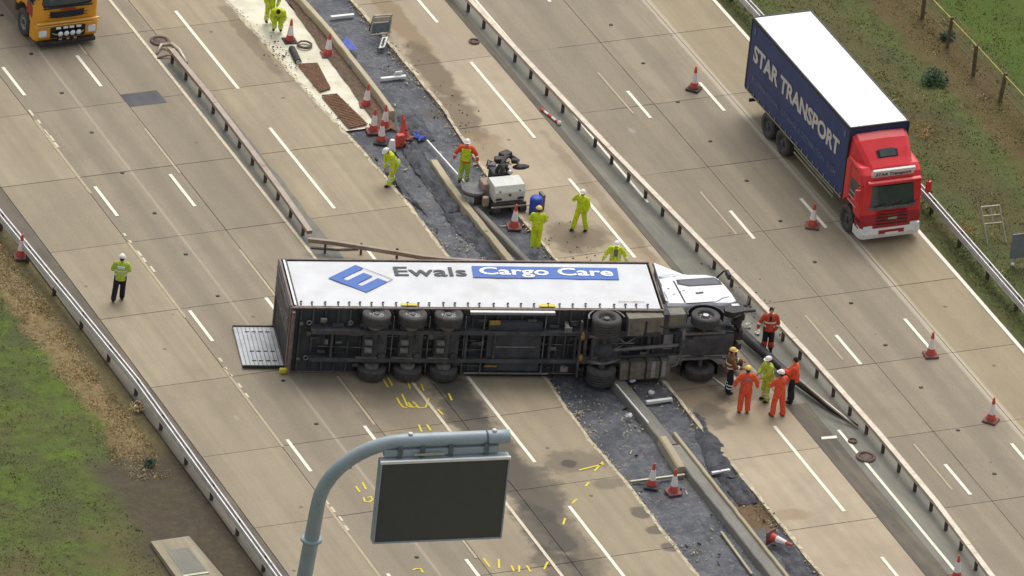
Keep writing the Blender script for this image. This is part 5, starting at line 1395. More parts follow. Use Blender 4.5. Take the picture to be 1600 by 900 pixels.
# ================================================================ traffic cones
def make_cone(h=.94, base='cone_base', loose=False):
    r = empty('traffic_cone')
    MB().box((0, 0, .04), (.50, .50, .07), bev=.03).lathe([(.20, .07), (.17, .11)], 16, cap=False).build('base', base, r)
    MB().lathe([(.165, .09), (.120, .34 * h)], 18, cap=False).build('lower_band', 'cone_red', r)
    MB().lathe([(.126, .33 * h), (.070, .74 * h)], 18).build('sleeve', 'cone_white', r)
    MB().lathe([(.068, .73 * h), (.040, .95 * h), (.035, h), (.02, h)], 16).build('tip', 'cone_red', r)
    return r
proto = make_cone(); protod = make_cone(base='cone_base_dark')
CG = 'traffic cones around the works and along the lane'
cones = [
    ((-0.56, 18.99, 0.00), 0, 1, 'upright cone on cream concrete nearest the two yellow clad workers at the top'),
    ((0.38, 17.65, 0.00), 0, 0, 'upright cone against the pale beam just left of the blue tarpaulin'),
    ((0.25, 13.75, 0.00), 0, 0, 'lone cone below the pale beam, above the cluster of cones'),
    ((-0.26, 11.90, 0.00), 0, 0, 'leftmost cone of the cluster at the end of the cream concrete'),
    ((-0.27, 11.12, 0.00), 0, 1, 'cone with a pale rimmed base at the front of the cluster'),
    ((0.28, 12.11, 0.00), 0, 0, 'rearmost cone of the cluster at the end of the pale beam'),
    ((1.90, 4.15, 0.00), 0, 0, 'dirty cone standing in front of the white machine'),
    ((12.50, 11.87, 0.00), 0, 1, 'cone on the right carriageway left of the dark blue lorry, topmost there'),
    ((12.39, 1.41, 0.00), 0, 0, 'cone on a lane dash beside the red cab'),
    ((12.53, -8.12, 0.00), 0, 0, 'second cone from the bottom along the right carriageway'),
    ((12.61, -12.81, 0.00), 0, 0, 'lowest cone on the right carriageway near the right edge'),
    ((-0.81, -13.74, 0.00), 0, 1, 'left one of two upright cones in the trench below the lorry'),
    ((-0.25, -14.33, 0.00), 0, 0, 'right one of two upright cones in the trench, nearer the long beam'),
    ((-16.12, 6.33, 0.00), 0, 0, 'faded cone behind the left verge barrier'),
    ((6.74, -22.18, 0.00), 0, 0, 'cone on the median cut by the bottom edge'),
]
for i, (p, rz, dk, lab) in enumerate(cones):
    src = protod if dk else proto
    c = src if not src.get('label') else copy_tree(src)
    intrench = i in (0, 1, 2, 3, 4, 5, 6, 11, 12)
    c.location = (p[0], p[1], -.09 if intrench else .004); c.rotation_euler = (random.uniform(-.03, .03), random.uniform(-.03, .03), random.uniform(0, 1.5))
    tag(c, lab, 'traffic cone', CG)
c = copy_tree(proto); c.location = ((1.98, -18.59, 0.00)[0], (1.98, -18.59, 0.00)[1], .10); c.rotation_euler = (RAD(88), 0, RAD(150) ); tag(c, 'fallen cone lying on its side in the trench near the bottom', 'traffic cone', CG)
c.location = (1.57, -18.22, 0.18); c.rotation_euler = (RAD(86), 0, RAD(28))
# stack of toppled orange cones
for k, (p, rx, rz, lab) in enumerate((((0.36, 10.82, 0.00), .22, 2.0, 'red cone leaning in the heap behind the stooping worker'), ((0.65, 11.04, 0.00), -.3, .6, 'red cone slumped rightmost in the heap by the torn polythene'))):
    c = copy_tree(proto); c.location = (p[0], p[1], -.04); c.rotation_euler = (rx, .12, rz); tag(c, lab, 'traffic cone', CG)
    for ch in c.children:
        if ch.name.startswith('sleeve'): bpy.data.objects.remove(ch)
    MB().lathe([(.113, .38), (.070, .69)], 18, cap=False).build('body', 'cone_red', c)
c = MB().lathe([(.15, 0), (.09, .42), (.08, .44)], 14).build('cone_sleeve', 'cone_white'); c.location = (-0.15, 10.45, 0.00); c.location.z = -.08; tag(c, 'loose white cone sleeve behind the head of the stooping worker', 'cone sleeve')
o = MB().box((0, 0, .28), (.30, .22, .5), bev=.06).build('red_crate', 'cone_red'); o.location = (0.24, 10.65, 0.00); o.location.z = -.1; tag(o, 'battered red plastic block among the heaped cones', 'plastic block')

# ================================================================ people
def remesh(mb, name, mat, parent, vox):
    bmesh.ops.recalc_face_normals(mb.bm, faces=mb.bm.faces[:])
    me = bpy.data.meshes.new('tmp'); mb.bm.to_mesh(me); mb.bm.free()
    o = bpy.data.objects.new('tmp', me); col.objects.link(o)
    md = o.modifiers.new('r', 'REMESH'); md.mode = 'VOXEL'; md.voxel_size = vox; md.use_smooth_shade = True
    sm = o.modifiers.new('s', 'SMOOTH'); sm.iterations = 2; sm.factor = .5
    dg = bpy.context.evaluated_depsgraph_get(); m2 = bpy.data.meshes.new_from_object(o.evaluated_get(dg))
    bpy.data.objects.remove(o); bpy.data.meshes.remove(me)
    m2.name = name; m2.materials.clear(); m2.materials.append(M[mat] if isinstance(mat, str) else mat)
    for p in m2.polygons: p.use_smooth = True
    return link(name, m2, parent)
def limb(mb, a, b, ra, rb, n=12):
    mb.ball(a, ra, n); mb.ball(b, rb, n); mb.cyl(a, b, ra, n, rb)
def person(loc, face, label, top='hivis_yellow', legs='hivis_yellow', hat='helmet_white', lean=0.0, crouch=0.0, scale=1.0,
           armL=None, armR=None, footL=None, footR=None, kneeL=None, kneeR=None, bands=True, vest=None, headlook=0.0, legband=True, lowleg=None, side=0.0, cat='person'):
    """face: heading of the look direction in degrees (world, ccw from +X). Local frame: x right, y forward, z up"""
    root = empty('person', loc, RAD(face - 90)); root.scale = (scale,) * 3
    tag(root, label, cat)
    V3 = Vector; hipz = .94 - crouch
    Lr = Matrix.Rotation(-lean, 3, 'X') @ Matrix.Rotation(side, 3, 'Y'); pel = V3((0, -lean * .12, hipz))
    T = lambda v: pel + Lr @ (V3(v) - V3((0, 0, .94)))
    hip = {s: V3((s * .10, pel.y, hipz)) for s in (-1, 1)}
    foot = {-1: V3(footL or (-.13, .0, .09)), 1: V3(footR or (.13, .0, .09))}
    knee = {}
    for s, kn in ((-1, kneeL), (1, kneeR)):
        m_ = (hip[s] + foot[s]) / 2; ll = (hip[s] - foot[s]).length
        bend = math.sqrt(max(0, .43 ** 2 - (ll / 2) ** 2)) if ll < .86 else .015
        knee[s] = V3(kn) if kn else m_ + V3((s * .02, 1, 0)).normalized() * bend
    sh = {s: T((s * .19, 0, 1.43)) for s in (-1, 1)}
    arms = {-1: armL or ((-.27, -.03, 1.17), (-.27, .08, .93)), 1: armR or ((.27, -.03, 1.17), (.27, .08, .93))}
    elb = {s: T(arms[s][0]) for s in (-1, 1)}; wri = {s: T(arms[s][1]) for s in (-1, 1)}
    neck = T((0, .0, 1.50)); hc = T((0, .03, 1.66))
    Hr = Lr @ Matrix.Rotation(headlook, 3, 'Z')
    # body: one continuous surface, head to feet, with hands
    b = MB()
    b.ball(T((0, 0, 1.30)), (.15, .10, .20), 14, Lr); b.ball(T((0, 0, 1.05)), (.13, .09, .16), 14, Lr); b.ball(T((0, 0, .95)), (.14, .10, .11), 14, Lr)
    limb(b, neck - Lr @ V3((0, 0, .08)), neck + Lr @ V3((0, .015, .05)), .06, .052)
    b.ball(hc, (.075, .095, .115), 16, Hr); b.ball(hc + Hr @ V3((0, .045, -.06)), (.05, .05, .05), 12, Hr)
    b.ball(hc + Hr @ V3((0, .10, -.01)), (.014, .022, .026), 8, Hr)
    for s in (-1, 1): b.ball(hc + Hr @ V3((s * .078, 0, -.005)), (.012, .022, .032), 8, Hr)
    for s in (-1, 1):
        limb(b, sh[s], elb[s], .052, .042); limb(b, elb[s], wri[s], .040, .026)
        d = (wri[s] - elb[s]).normalized(); u = d.cross(V3((s, 0, 0.01))).normalized(); w = d.cross(u).normalized()
        palm = wri[s] + d * .05; b.ball(palm, (.022, .042, .05), 10, Matrix((w, u, d)).transposed())
        for k in range(4):
            st = palm + d * .030 + u * (-.03 + .02 * k); ln = (.034, .042, .040, .030)[k]
            mid = st + d * ln - w * .006 * s; limb(b, st, mid, .0105, .010, 8); limb(b, mid, mid + d * ln * .6 - w * .018 * s, .010, .009, 8)
        th = wri[s] + d * .025 + u * -.030; limb(b, th, th + (d * .7 - u * .7) * .045, .012, .010, 8)
        limb(b, hip[s], knee[s], .075, .052); limb(b, knee[s], foot[s], .05, .036)
        b.ball(foot[s] + V3((s * .01, .05, -.045)), (.04, .12, .038), 10)
    body = remesh(b, 'body', 'skin', root, .011)
    ey = MB()
    for s in (-1, 1): MB().ball(hc + Hr @ V3((s * .03, .088, .012)), .010, 8).build('eye', 'boot', body)
    MB().ball(hc + Hr @ V3((0, .092, -.055)), (.022, .008, .006), 8, Hr).build('mouth', 'red_dark', body)
    # trousers
    t = MB(); t.ball(T((0, 0, .98)), (.175, .13, .13), 14, Lr); t.ball(pel, (.17, .13, .12), 14)
    for s in (-1, 1):
        limb(t, hip[s], knee[s], .122, .100); lo_ = knee[s].lerp(foot[s], .92); limb(t, knee[s], lo_, .100, .094)
    tr = remesh(t, 'trousers', legs, root, .018)
    # jacket: torso plus sleeves to the wrist
    j = MB()
    j.ball(T((0, 0, 1.32)), (.235, .165, .20), 16, Lr); j.ball(T((0, 0, 1.10)), (.215, .165, .20), 16, Lr); j.ball(T((0, -.01, 1.43)), (.21, .13, .09), 14, Lr)
    j.cyl(T((0, 0, .86)), T((0, 0, 1.2)), .20, 16, .19)
    limb(j, neck - Lr @ V3((0, 0, .06)), neck + Lr @ V3((0, 0, -.01)), .085, .075)
    for s in (-1, 1):
        limb(j, sh[s], elb[s], .100, .082); limb(j, elb[s], elb[s].lerp(wri[s], .93), .080, .064)
    jk = remesh(j, 'jacket', top, root, .018)
    # reflective bands fitted round torso and limbs
    def ring(par, a, b_, r, w=.055, ell=1.0, nm='reflective_band', mat='reflect'):
        d = (b_ - a).normalized(); MB().lathe([(r, -w / 2), (r + .006, -w / 2), (r + .006, w / 2), (r, w / 2)], 18, cap=False)
        u = V3((1, 0, 0)) if abs(d.x) < .9 else V3((0, 1, 0)); u = (u - d * u.dot(d)).normalized(); w_ = d.cross(u)
        V, F = [], []; n = 18
        for h, rr in ((-w / 2, r), (w / 2, r), (w / 2, r - .03), (-w / 2, r - .03)):
            for k in range(n):
                tt = 2 * math.pi * k / n; V.append(a + d * h + u * math.cos(tt) * rr + w_ * math.sin(tt) * rr * ell)
        for q in range(4): F += [(q * n + k, q * n + (k + 1) % n, ((q + 1) % 4) * n + (k + 1) % n, ((q + 1) % 4) * n + k) for k in range(n)]
        MB().faces(V, F, True).build(nm, mat, par)
    if bands:
        ring(jk, T((0, 0, 1.06)), T((0, 0, 1.3)), .222, .05, .79); ring(jk, T((0, 0, 1.22)), T((0, 0, 1.4)), .235, .05, .74)
        for s in (-1, 1): ring(jk, elb[s].lerp(wri[s], .45), wri[s], .080, .05)
    if legband:
        for s in (-1, 1):
            for q in (.35, .62): ring(tr, knee[s].lerp(foot[s], q), foot[s], .106, .045)
    if lowleg:
        for s in (-1, 1): ring(tr, knee[s].lerp(foot[s], .45), foot[s], .108, .26, 1, 'lower_leg_panel', lowleg)
    if vest:      # open dark strip or lettering panel on the chest / back
        vy, vm, vw, vh, vz = vest
        MB().box(T((0, vy * 1.25, vz)), (vw, .05, vh), Lr, .015).build('chest_panel' if vy > 0 else 'back_panel', vm, jk)
    for s in (-1, 1):
        f = foot[s]; bt = MB(); bt.ball(f + V3((s * .01, .06, -.04)), (.055, .145, .055), 12); limb(bt, f + V3((0, 0, .10)), f + V3((0, 0, -.03)), .062, .055)
        remesh(bt, 'boot', 'boot', root, .016)
    if hat in ('helmet_white', 'helmet_yellow'):
        h = MB(); tp = hc + Hr @ V3((0, 0, .035))
        V, F = [], []; n = 18; rows = 6
        for i in range(rows + 1):
            a = math.pi / 2 * i / rows
            for k in range(n):
                tt = 2 * math.pi * k / n; V.append(tp + Hr @ V3((.112 * math.cos(tt) * math.cos(a), .135 * math.sin(tt) * math.cos(a), .115 * math.sin(a))))
        for i in range(rows): F += [(i * n + k, i * n + (k + 1) % n, (i + 1) * n + (k + 1) % n, (i + 1) * n + k) for k in range(n)]
        h.faces(V, F, True); hm = h.build('helmet', hat, root)
        h = MB(); h.ball(tp + Hr @ V3((0, .03, 0)), (.125, .155, .016), 16, Hr); h.build('helmet_brim', hat, hm)
        hr = MB(); hr.ball(hc + Hr @ V3((0, -.03, -.02)), (.082, .085, .09), 14, Hr); hr.build('hair', 'hair', root)
    else:
        hr = MB(); hr.ball(hc + Hr @ V3((0, -.018, .025)), (.088, .102, .112), 16, Hr); remesh(hr, 'hair', 'hair', root, .014)
    return root

# headings: image-up is about 63 deg, image-right about -27, image-down about -117, image-left about 153
UP, RT, DN, LF = 63, -27, -117, 153
person((-13.91, 2.61, 0.00), UP, 'walker in lime high-visibility jacket, black trousers and white cap, alone on the left carriageway', 'hivis_green', 'navy_cloth', scale=1.03,
       footL=(-.17, -.18, .12), footR=(.10, .10, .09), vest=(-.13, 'reflect', .24, .09, 1.37), legband=False, armL=((-.28, .02, 1.2), (-.18, .22, 1.12)), armR=((.28, .04, 1.2), (.2, .22, 1.12)))
person((-1.22, 8.00, 0.00), LF + 35, 'stooping worker in yellow suit and white helmet by the heaped cones, dark patch on back', lean=.62, scale=.95,
       armL=((-.26, .22, 1.10), (-.22, .35, .85)), armR=((.26, .2, 1.12), (.20, .38, .90)), footL=(-.12, .20, .09), footR=(.12, -.12, .09), vest=(-.14, 'black', .24, .32, 1.25))
person((1.40, 7.54, 0.00), DN, 'worker in orange and yellow jacket with dark open front, standing beside the white machine', 'hivis_orange', 'hivis_green', scale=.98,
       armL=((-.36, .02, 1.22), (-.44, .10, 1.0)), armR=((.36, .02, 1.22), (.42, .08, 1.0)), vest=(.145, 'hivis_yellow', .34, .50, 1.20))
person((1.96, 2.42, 0.00), UP + 6, 'worker in full yellow overalls seen from behind, standing between the blue barrel and the lorry', hat='helmet_yellow', scale=.95,
       armL=((-.30, .06, 1.2), (-.16, .25, 1.12)), armR=((.30, .06, 1.2), (.16, .25, 1.12)), bands=False, legband=False, footL=(-.10, 0, .09), footR=(.10, 0, .09))
person((4.04, 3.23, 0.00), UP + 150, 'worker in yellow overalls striding with one hand raised to his face, right of the machine', scale=.93,
       footL=(-.20, -.16, .09), footR=(.20, .16, .09), armR=((.30, .14, 1.30), (.10, .22, 1.58)), armL=((-.28, -.04, 1.18), (-.26, .08, .96)), bands=False, legband=False)
person((3.69, -0.47, 0.00), DN, 'worker in yellow jacket and grey top, white helmet, arms spread behind the lorry trailer', scale=.96, lean=.15,
       armL=((-.34, .06, 1.22), (-.44, .18, 1.02)), armR=((.34, .06, 1.22), (.44, .18, 1.02)), vest=(.125, 'mach_grey', .15, .5, 1.25))
person((-0.78, 20.46, 0.00), DN + 25, 'yellow clad worker standing furthest back at the top of the works', scale=.9, lean=.35, hat='helmet_yellow',
       armL=((-.3, .15, 1.15), (-.2, .3, .95)), armR=((.3, .15, 1.15), (.2, .3, .95)))
person((-0.73, 19.79, 0.00), DN, 'bareheaded worker in yellow bending low over the slab edge at the top', scale=.95, lean=1.05, crouch=.22, hat='hair',
       armL=((-.26, .22, 1.25), (-.18, .40, 1.15)), armR=((.26, .22, 1.25), (.18, .40, 1.15)))
person((6.99, -6.33, 0.00), DN + 5, 'rescuer in red and silver jacket, dark trousers with red ankles, standing by the median beam', 'fire_red', 'navy_cloth', 'hair', scale=.98,
       armL=((-.30, .0, 1.18), (-.22, .12, .95)), armR=((.34, .02, 1.2), (.42, .12, 1.0)), vest=(.12, 'black', .08, .2, 1.40), lowleg='fire_red')
person((4.40, -8.64, 0.00), RT + 10, 'firefighter in brown coat and yellow helmet facing right, leftmost of the group', 'brown_coat', 'navy_cloth', 'helmet_yellow', scale=1.0,
       armL=((-.24, .18, 1.20), (-.2, .42, 1.15)), armR=((.26, .12, 1.15), (.2, .38, 1.08)))
person((4.35, -10.08, 0.00), UP + 8, 'rescuer in orange overalls and pale yellow helmet seen from behind, lettering on back', 'hivis_orange', 'hivis_orange', 'helmet_yellow', scale=1.04,
       armL=((-.34, -.02, 1.22), (-.38, .05, 1.0)), armR=((.34, -.02, 1.22), (.38, .05, 1.0)), bands=False, legband=False, vest=(-.13, 'navy_faint', .18, .07, 1.36))
person((5.47, -9.51, 0.00), DN - 60, 'rescuer in lime yellow overalls and white helmet, middle of the group by the median', 'hivis_green', 'hivis_green', scale=1.0, bands=False, lean=.08,
       armL=((-.24, .16, 1.2), (-.16, .32, 1.1)), armR=((.24, .14, 1.2), (.16, .30, 1.1)))
person((5.41, -10.58, 0.00), LF - 50, 'rescuer in orange overalls and white helmet with feet apart, nearest the camera on the right', 'hivis_orange', 'hivis_orange', scale=1.02, bands=False,
       footL=(-.16, .05, .09), footR=(.18, -.10, .09), armL=((-.26, .16, 1.2), (-.16, .34, 1.12)), armR=((.28, .10, 1.18), (.2, .28, 1.05)), legband=False)
person((6.31, -9.82, 0.00), LF - 10, 'dark haired rescuer in orange standing behind the white helmeted one', 'hivis_orange', 'navy_cloth', 'hair', scale=1.0, bands=False, legband=False,
       armL=((-.26, .16, 1.25), (-.16, .36, 1.28)), armR=((.26, .14, 1.2), (.16, .30, 1.1)))

# ================================================================ white hooded concreting machine
mc = empty('concreting_machine', (2.15, 5.62, 0.00), RAD(-4)); mc.scale = (.80, .78, .66); tag(mc, 'compact white hooded concreting machine with dark engine and arm, at the trench', 'machine')
MB().prism([(-.55, .55), (-.60, 1.15), (-.42, 1.48), (.40, 1.52), (.55, 1.40), (.55, .55)], -.70, .72, 'YZ').build('hood', 'mach_white', mc, bev=.05)
hd = mc.children[0]
for x in (-.52, .52):
    MB().box((x, -.625, .78), (.26, .03, .10)).build('hood_vent', 'black', hd)
    MB().box((x * .9, -.585, 1.22), (.08, .03, .06)).build('hood_latch', 'black', hd)
MB().box((.0, -.62, 1.0), (.10, .02, .13)).build('hood_badge', 'logo_navy', hd)
MB().box((0, -.68, .50), (1.55, .14, .16), bev=.03).build('front_beam', 'mach_dark', mc)
MB().box((.2, -.78, .42), (2.2, .06, .07)).build('front_bar', 'metal_frame', mc)
MB().box((0, .3, .45), (1.2, 2.0, .35), bev=.05).build('frame', 'mach_dark', mc)
for x in (-.62, .62):
    tr = MB()
    tr.prism([(-.85, .12), (-.75, .02), (.75, .02), (.9, .12), (.9, .30), (.78, .42), (-.78, .42), (-.85, .3)], x - .15, x + .15, 'YZ').build('track', 'tyre', mc, bev=.02)
    for k in range(4): MB().cyl((x - .17, -.55 + k * .4, .2), (x + .17, -.55 + k * .4, .2), .12, 12).build('track_wheel', 'mach_dark', mc)
MB().box((-.75, .55, .85), (.45, .7, .75), bev=.08).build('side_tank', 'mach_pink', mc)
MB().box((.05, 1.05, 1.05), (.85, .7, .9), bev=.10).build('engine', 'mach_dark', mc)
MB().cyl((.0, .75, 1.2), (.1, .78, 1.9), .10, 10).build('exhaust', 'mach_dark', mc)
MB().tube([(-.2, .8, 1.55), (-.05, .9, 1.85), (.2, .85, 1.9), (.35, .7, 1.5)], .09, 8).build('air_hose', 'black', mc)
MB().ball((.38, .62, 1.58), (.14, .14, .12), 12).build('filter_cap', 'chrome', mc)
MB().lathe([(.20, 0), (.54, .1), (.60, .38), (.55, .36), (.1, .25)], 22, (-1.25, .60, .45)).build('mixing_hopper', 'mach_grey', mc)
MB().box((-1.15, .1, .35), (.5, .12, .5), bev=.02).build('hopper_leg', 'mach_dark', mc)
MB().box((-1.0, -.25, .50), (.28, .25, .55), bev=.06).build('pump', 'mach_pink', mc)
MB().tube([(.2, 1.3, 1.2), (.5, 1.8, 1.6), (.9, 2.3, 1.5), (1.35, 2.2, 1.1)], .13, 8).build('arm', 'mach_dark', mc)
for p, s in (((.35, 1.9, 1.5), (.5, .35, .32)), ((.75, 2.3, 1.55), (.55, .4, .28)), ((-.1, 1.7, 1.35), (.4, .4, .3)), ((1.1, 2.0, 1.3), (.3, .3, .25))):
    MB().box(p, s, Matrix.Rotation(random.uniform(-.5, .5), 3, 'Z'), .07).build('hydraulic_block', random.choice(('mach_dark', 'dark_steel', 'mach_grey')), mc)
MB().ball((1.40, 1.9, .95), (.42, .20, .13), 14).build('arm_foot', 'mach_dark', mc)
MB().cyl((1.32, 2.0, 1.0), (1.22, 2.1, 1.35), .07, 8).build('foot_stem', 'chrome', mc)
for k in range(9):
    a = Vector((random.uniform(-.5, .6), random.uniform(.7, 1.9), random.uniform(1.0, 1.5)))
    MB().tube([a, a + Vector((.15, .2, .25)), a + Vector((random.uniform(-.3, .5), .35, 0))], .025, 5).build('hydraulic_hose', 'black', mc)
o = MB().lathe([(.20, 0), (.23, .05), (.23, .62), (.20, .68), (.05, .69)], 18).build('barrel', 'blue'); o.location = (2.98, 4.74, 0.00); tag(o, 'bright blue plastic barrel right of the white machine', 'barrel')
o = MB().box((0, 0, .3), (.12, .35, .6), bev=.02).build('crate', 'mach_grey'); o.location = (3.36, 5.08, 0.00); tag(o, 'grey upright panel just behind the blue barrel', 'panel')
o = sheet('tarpaulin', [(0.97, 18.01, 0.00), (1.46, 18.45, 0.00), (1.53, 17.47, 0.00), (0.89, 17.53, 0.00)], 0.14, .10, 3, 'blue', .05); tag(o, 'crumpled blue tarpaulin on the beam right of a cone', 'tarpaulin')
o = sheet('tarpaulin', [(1.03, 11.33, 0.00), (1.42, 11.53, 0.00), (1.55, 11.01, 0.00), (1.06, 10.74, 0.00)], 0.0, .14, 3, 'blue', .05); tag(o, 'small blue cloth in the trench right of the heaped red cones', 'cloth')
o = MB().cyl((-0.77, 18.30, 0.02), (-0.94, 17.29, 0.02), .13, 14).build('pipe_length', 'mach_dark'); tag(o, 'short thick black pipe lying on the cream concrete', 'pipe')
o = MB().cyl((-0.95, 17.39, 0.02), (-0.94, 17.24, 0.02), .09, 12).build('pipe_end', 'chrome'); tag(o, 'pale end cap beside the black pipe', 'pipe cap')
# fallen sign frame and its plate at the trench edge
fr_ = empty('display_stand', (2.84, 18.77, 0.00)); ox, oy, _ = (2.84, 18.77, 0.00); tag(fr_, 'grey metal sign frame standing at the trench edge near the top', 'sign frame')
c4 = [(2.51, 18.71, 0.02), (3.20, 18.64, 0.02), (3.94, 19.88, 0.02), (3.25, 19.95, 0.02)]
L_ = lambda p, z=0: (p[0] - ox, p[1] - oy, p[2] + z)
c4 = [(2.39, 18.43, 0.10), (3.14, 18.40, 0.10), (3.27, 18.60, 0.75), (2.58, 18.67, 0.75)]
for a, b in ((0, 3), (1, 2), (0, 1), (3, 2)): MB().cyl(L_(c4[a]), L_(c4[b]), .035, 6).build('frame_tube', 'metal_frame', fr_)
V3 = Vector; A_, B_, C_, D__ = [V3(L_(c)) for c in c4]
MB().faces([A_.lerp(D__, .08), B_.lerp(C_, .08), B_.lerp(C_, .62), A_.lerp(D__, .62)], [(0, 1, 2, 3)]).build('frame_plate', 'gantry_dark', fr_)
MB().faces([A_.lerp(D__, .66), B_.lerp(C_, .66), B_.lerp(C_, .9), A_.lerp(D__, .9)], [(0, 1, 2, 3)]).build('frame_plate', 'metal_frame', fr_)
for c in (c4[2], c4[3]): MB().cyl(L_(c), (L_(c)[0], L_(c)[1] + .25, .0), .03, 6).build('prop', 'black', fr_)
pl = empty('sign_plate', (2.72, 17.88, 0.00)); ox2, oy2, _ = (2.72, 17.88, 0.00); tag(pl, 'small white and black lettered plate lying below the metal sign frame', 'sign plate')
q = [V3(p) - V3((ox2, oy2, 0)) for p in ((2.26, 17.40, 0.05), (2.55, 17.43, 0.05), (2.94, 17.92, 0.30), (2.64, 17.94, 0.30))]
nrm = (q[1] - q[0]).cross(q[3] - q[0]).normalized()
MB().faces(q + [p - nrm * .04 for p in q], [(0, 1, 2, 3), (4, 7, 6, 5), (0, 4, 5, 1), (1, 5, 6, 2), (2, 6, 7, 3), (3, 7, 4, 0)]).build('plate_border', 'black', pl)
cc = sum(q, V3()) / 4; qi = [cc + (p - cc) * .80 + nrm * .01 for p in q]
MB().faces(qi, [(0, 1, 2, 3)]).build('plate_face', 'white_part', pl)
eu = (qi[0] - qi[3]); ev = (qi[1] - qi[0])
lettering('889', 1.0, 1.0, .05, lambda x, y, z: tuple(qi[3] + eu * (.12 + .76 * x) + ev * (.22 + .56 * y) + nrm * (.012 + z)), 'lettering', 'black', pl, 1.0)
o = MB().box((0, 0, .12), (.30, .05, .24), Matrix.Rotation(RAD(20), 3, 'X'), .02).build('white_tag', 'white_part'); o.location = (2.26, 15.50, 0.02); o.location.z = -.05; tag(o, 'small white board tilted behind the second white bar', 'board')
pole = empty('striped_pole', (6.41, 11.23, 0.00)); ox3, oy3, _ = (6.41, 11.23, 0.00); tag(pole, 'fallen red and white striped pole at the median edge', 'pole')
a, b = V3((6.33, 11.80, 0.00)) - V3((ox3, oy3, 0)), V3((6.54, 10.61, 0.00)) - V3((ox3, oy3, 0))
for k in range(5): MB().cyl(a.lerp(b, k / 5) + V3((0, 0, .06)), a.lerp(b, (k + 1) / 5) + V3((0, 0, .06)), .045, 8).build('stripe', 'cone_white' if k % 2 else 'cone_red', pole)
MB().ball(b + V3((0, 0, .08)), .09, 8).build('pole_end', 'white_part', pole)
# debris knocked off the cab
for (p, s, mt, lab) in (((7.04, -4.68, 0.00), .14, 'white_part', 'white broken light fragment on the median in front of the cab'), ((7.18, -5.18, 0.00), .13, 'helmet_white', 'pale fragment on the median by the standing rescuer'),
                        ((7.30, -6.05, 0.00), .13, 'helmet_white', 'white helmet held low beside the red jacketed rescuer'), ((1.42, -7.15, 0.00), .14, 'white_part', 'white debris under the tractor unit beside the broken beam'), ((1.73, -8.09, 0.00), .14, 'white_part', 'white debris just above the white bar below the lorry'),
                        ((0.30, -9.35, 0.00), .14, 'white_part', 'white crumpled debris in the trench left of the broken beam'), ((2.00, -18.11, 0.00), .0, 'white_part', '')):
    if s:
        w = MB().ball((0, 0, .07), (s, s * .7, .09), 9)
        for v in w.bm.verts: v.co *= random.uniform(.55, 1.25)
        for f in w.bm.faces: f.smooth = False
        o = w.build('debris', mt); o.location = p; tag(o, lab, 'debris')
# ================================================================ right verge: post and rail fence, frame, sign back, shrubs
fn_ = empty('field_fence', (23.2, 10, 0)); tag(fn_, 'weathered wooden post and rail fence across the top right corner', 'fence')
fp = [(23.25, 26 - k * 2.22) for k in range(15)]; pm = None
for (x, y) in fp:
    if pm is None: s = MB().box((0, 0, .6), (.12, .12, 1.3), bev=.02).build('post', 'wood', fn_); pm = s
    else: s = pm.copy(); col.objects.link(s); s.parent = fn_
    s.location = (x - 23.2 + random.uniform(-.05, .05), y - 10, 0); s.rotation_euler = (random.uniform(-.06, .06), random.uniform(-.06, .06), random.uniform(-.3, .3))
for k in range(14):
    (x0, y0), (x1, y1) = fp[k], fp[k + 1]
    for z in (1.14, .78, .42):
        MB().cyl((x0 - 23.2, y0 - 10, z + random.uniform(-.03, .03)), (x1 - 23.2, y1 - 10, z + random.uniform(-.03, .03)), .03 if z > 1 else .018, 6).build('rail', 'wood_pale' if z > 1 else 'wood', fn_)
ff = empty('metal_stand', (18.47, -0.88, 0.00)); ox, oy, _ = (18.47, -0.88, 0.00); tag(ff, 'empty galvanised sign frame with cross bars on the right verge', 'sign frame')
c = [(18.04, -1.40, 0.00), (18.76, -1.44, 0.00)]; A_ = V3(c[0]) - V3((ox, oy, 0)); B_ = V3(c[1]) - V3((ox, oy, 0)); back = V3((-.05, .75, 1.15))
for p in (A_, B_): MB().cyl(p, p + back, .035, 6).build('upright', 'metal_frame', ff)
for t in (.55, .76, 1.0): MB().cyl(A_ + back * t, B_ + back * t, .035, 6).build('cross_bar', 'metal_frame', ff)
MB().cyl(A_.lerp(B_, .5) + back * .6, A_.lerp(B_, .5) + back * 1.0, .03, 6).build('mid_bar', 'metal_frame', ff)
sb = empty('road_sign', (18.60, -3.07, 0.00)); tag(sb, 'plain grey back of a road sign at the right edge', 'sign')
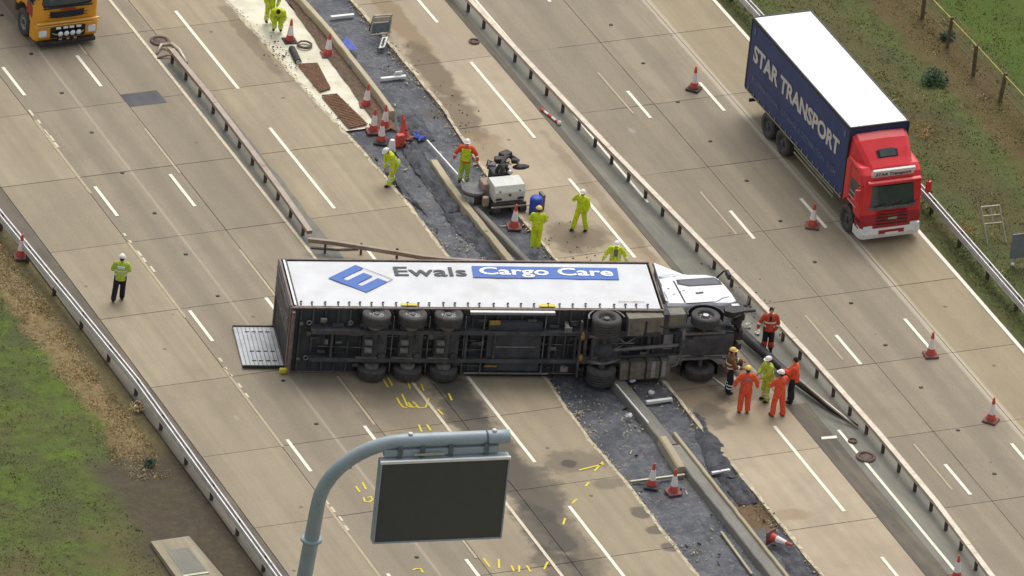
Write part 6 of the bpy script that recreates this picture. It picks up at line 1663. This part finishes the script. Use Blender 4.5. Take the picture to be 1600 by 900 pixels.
MB().box((0.15, 0, .85), (1.4, .05, 1.0), bev=.02).build('sign_plate', 'sign_grey', sb)
for x in (-.3, .6): MB().cyl((x, .06, 0), (x, .06, 1.3), .04, 8).build('post', 'metal_frame', sb)
for x in (-.3,): MB().ball((x - .1, -.02, .12), .07, 8).build('clamp', 'white_part', sb)
def shrub(p, r, lab, n=700, mt='shrub'):
    root = empty('shrub', p); tag(root, lab, 'shrub'); mb = MB()
    for _ in range(n):
        v = V3((random.gauss(0, 1), random.gauss(0, 1), abs(random.gauss(0, 1)))); v = v.normalized() * r * random.uniform(.4, 1.05); v.z *= 1.1
        s = random.uniform(.03, .07); R = Matrix.Rotation(random.uniform(0, 6.3), 3, (random.random() - .5, random.random() - .5, random.random() + .1))
        mb.faces([v + R @ V3(q) * s for q in ((-1, 0, 0), (0, -.5, 0), (1, 0, .2), (0, .5, 0))], [(0, 1, 2, 3)])
    tag(mb.build('foliage', mt, root), kind='stuff')
    for k in range(5): MB().cyl((0, 0, 0), (random.uniform(-.3, .3) * r, random.uniform(-.3, .3) * r, r), .015, 5).build('stem', 'wood', root)
shrub((21.48, 10.16, 0.00), .55, 'small dark blue-green conical shrub on the right verge')
shrub((23.48, 13.22, 0.00), .30, 'low dark bush near the fence at the top right', 300)
shrub((-17.04, -8.10, 0.00), .22, 'tiny dark weed clump on bare soil at the lower left', 150)
shrub((-16.09, -4.57, 0.00), .3, 'thin leggy weed beside the left barrier', 120, 'dry_blades')
o = rubble('leaf_litter', [((19.52, 6.90, 0.00)[0] + random.gauss(0, .4), (19.52, 6.90, 0.00)[1] + random.gauss(0, .5), .03, random.uniform(.02, .05)) for _ in range(160)]
           + [((17.65, -0.20, 0.00)[0] + random.gauss(0, .5), (17.65, -0.20, 0.00)[1] + random.gauss(0, .5), .03, random.uniform(.02, .05)) for _ in range(160)]
           + [((19.57, 11.54, 0.00)[0] + random.gauss(0, .15), (19.57, 11.54, 0.00)[1] + random.gauss(0, .2), .03, random.uniform(.02, .05)) for _ in range(30)], 'leaf', 'pale fallen leaves in small drifts on the right verge', 'leaves')
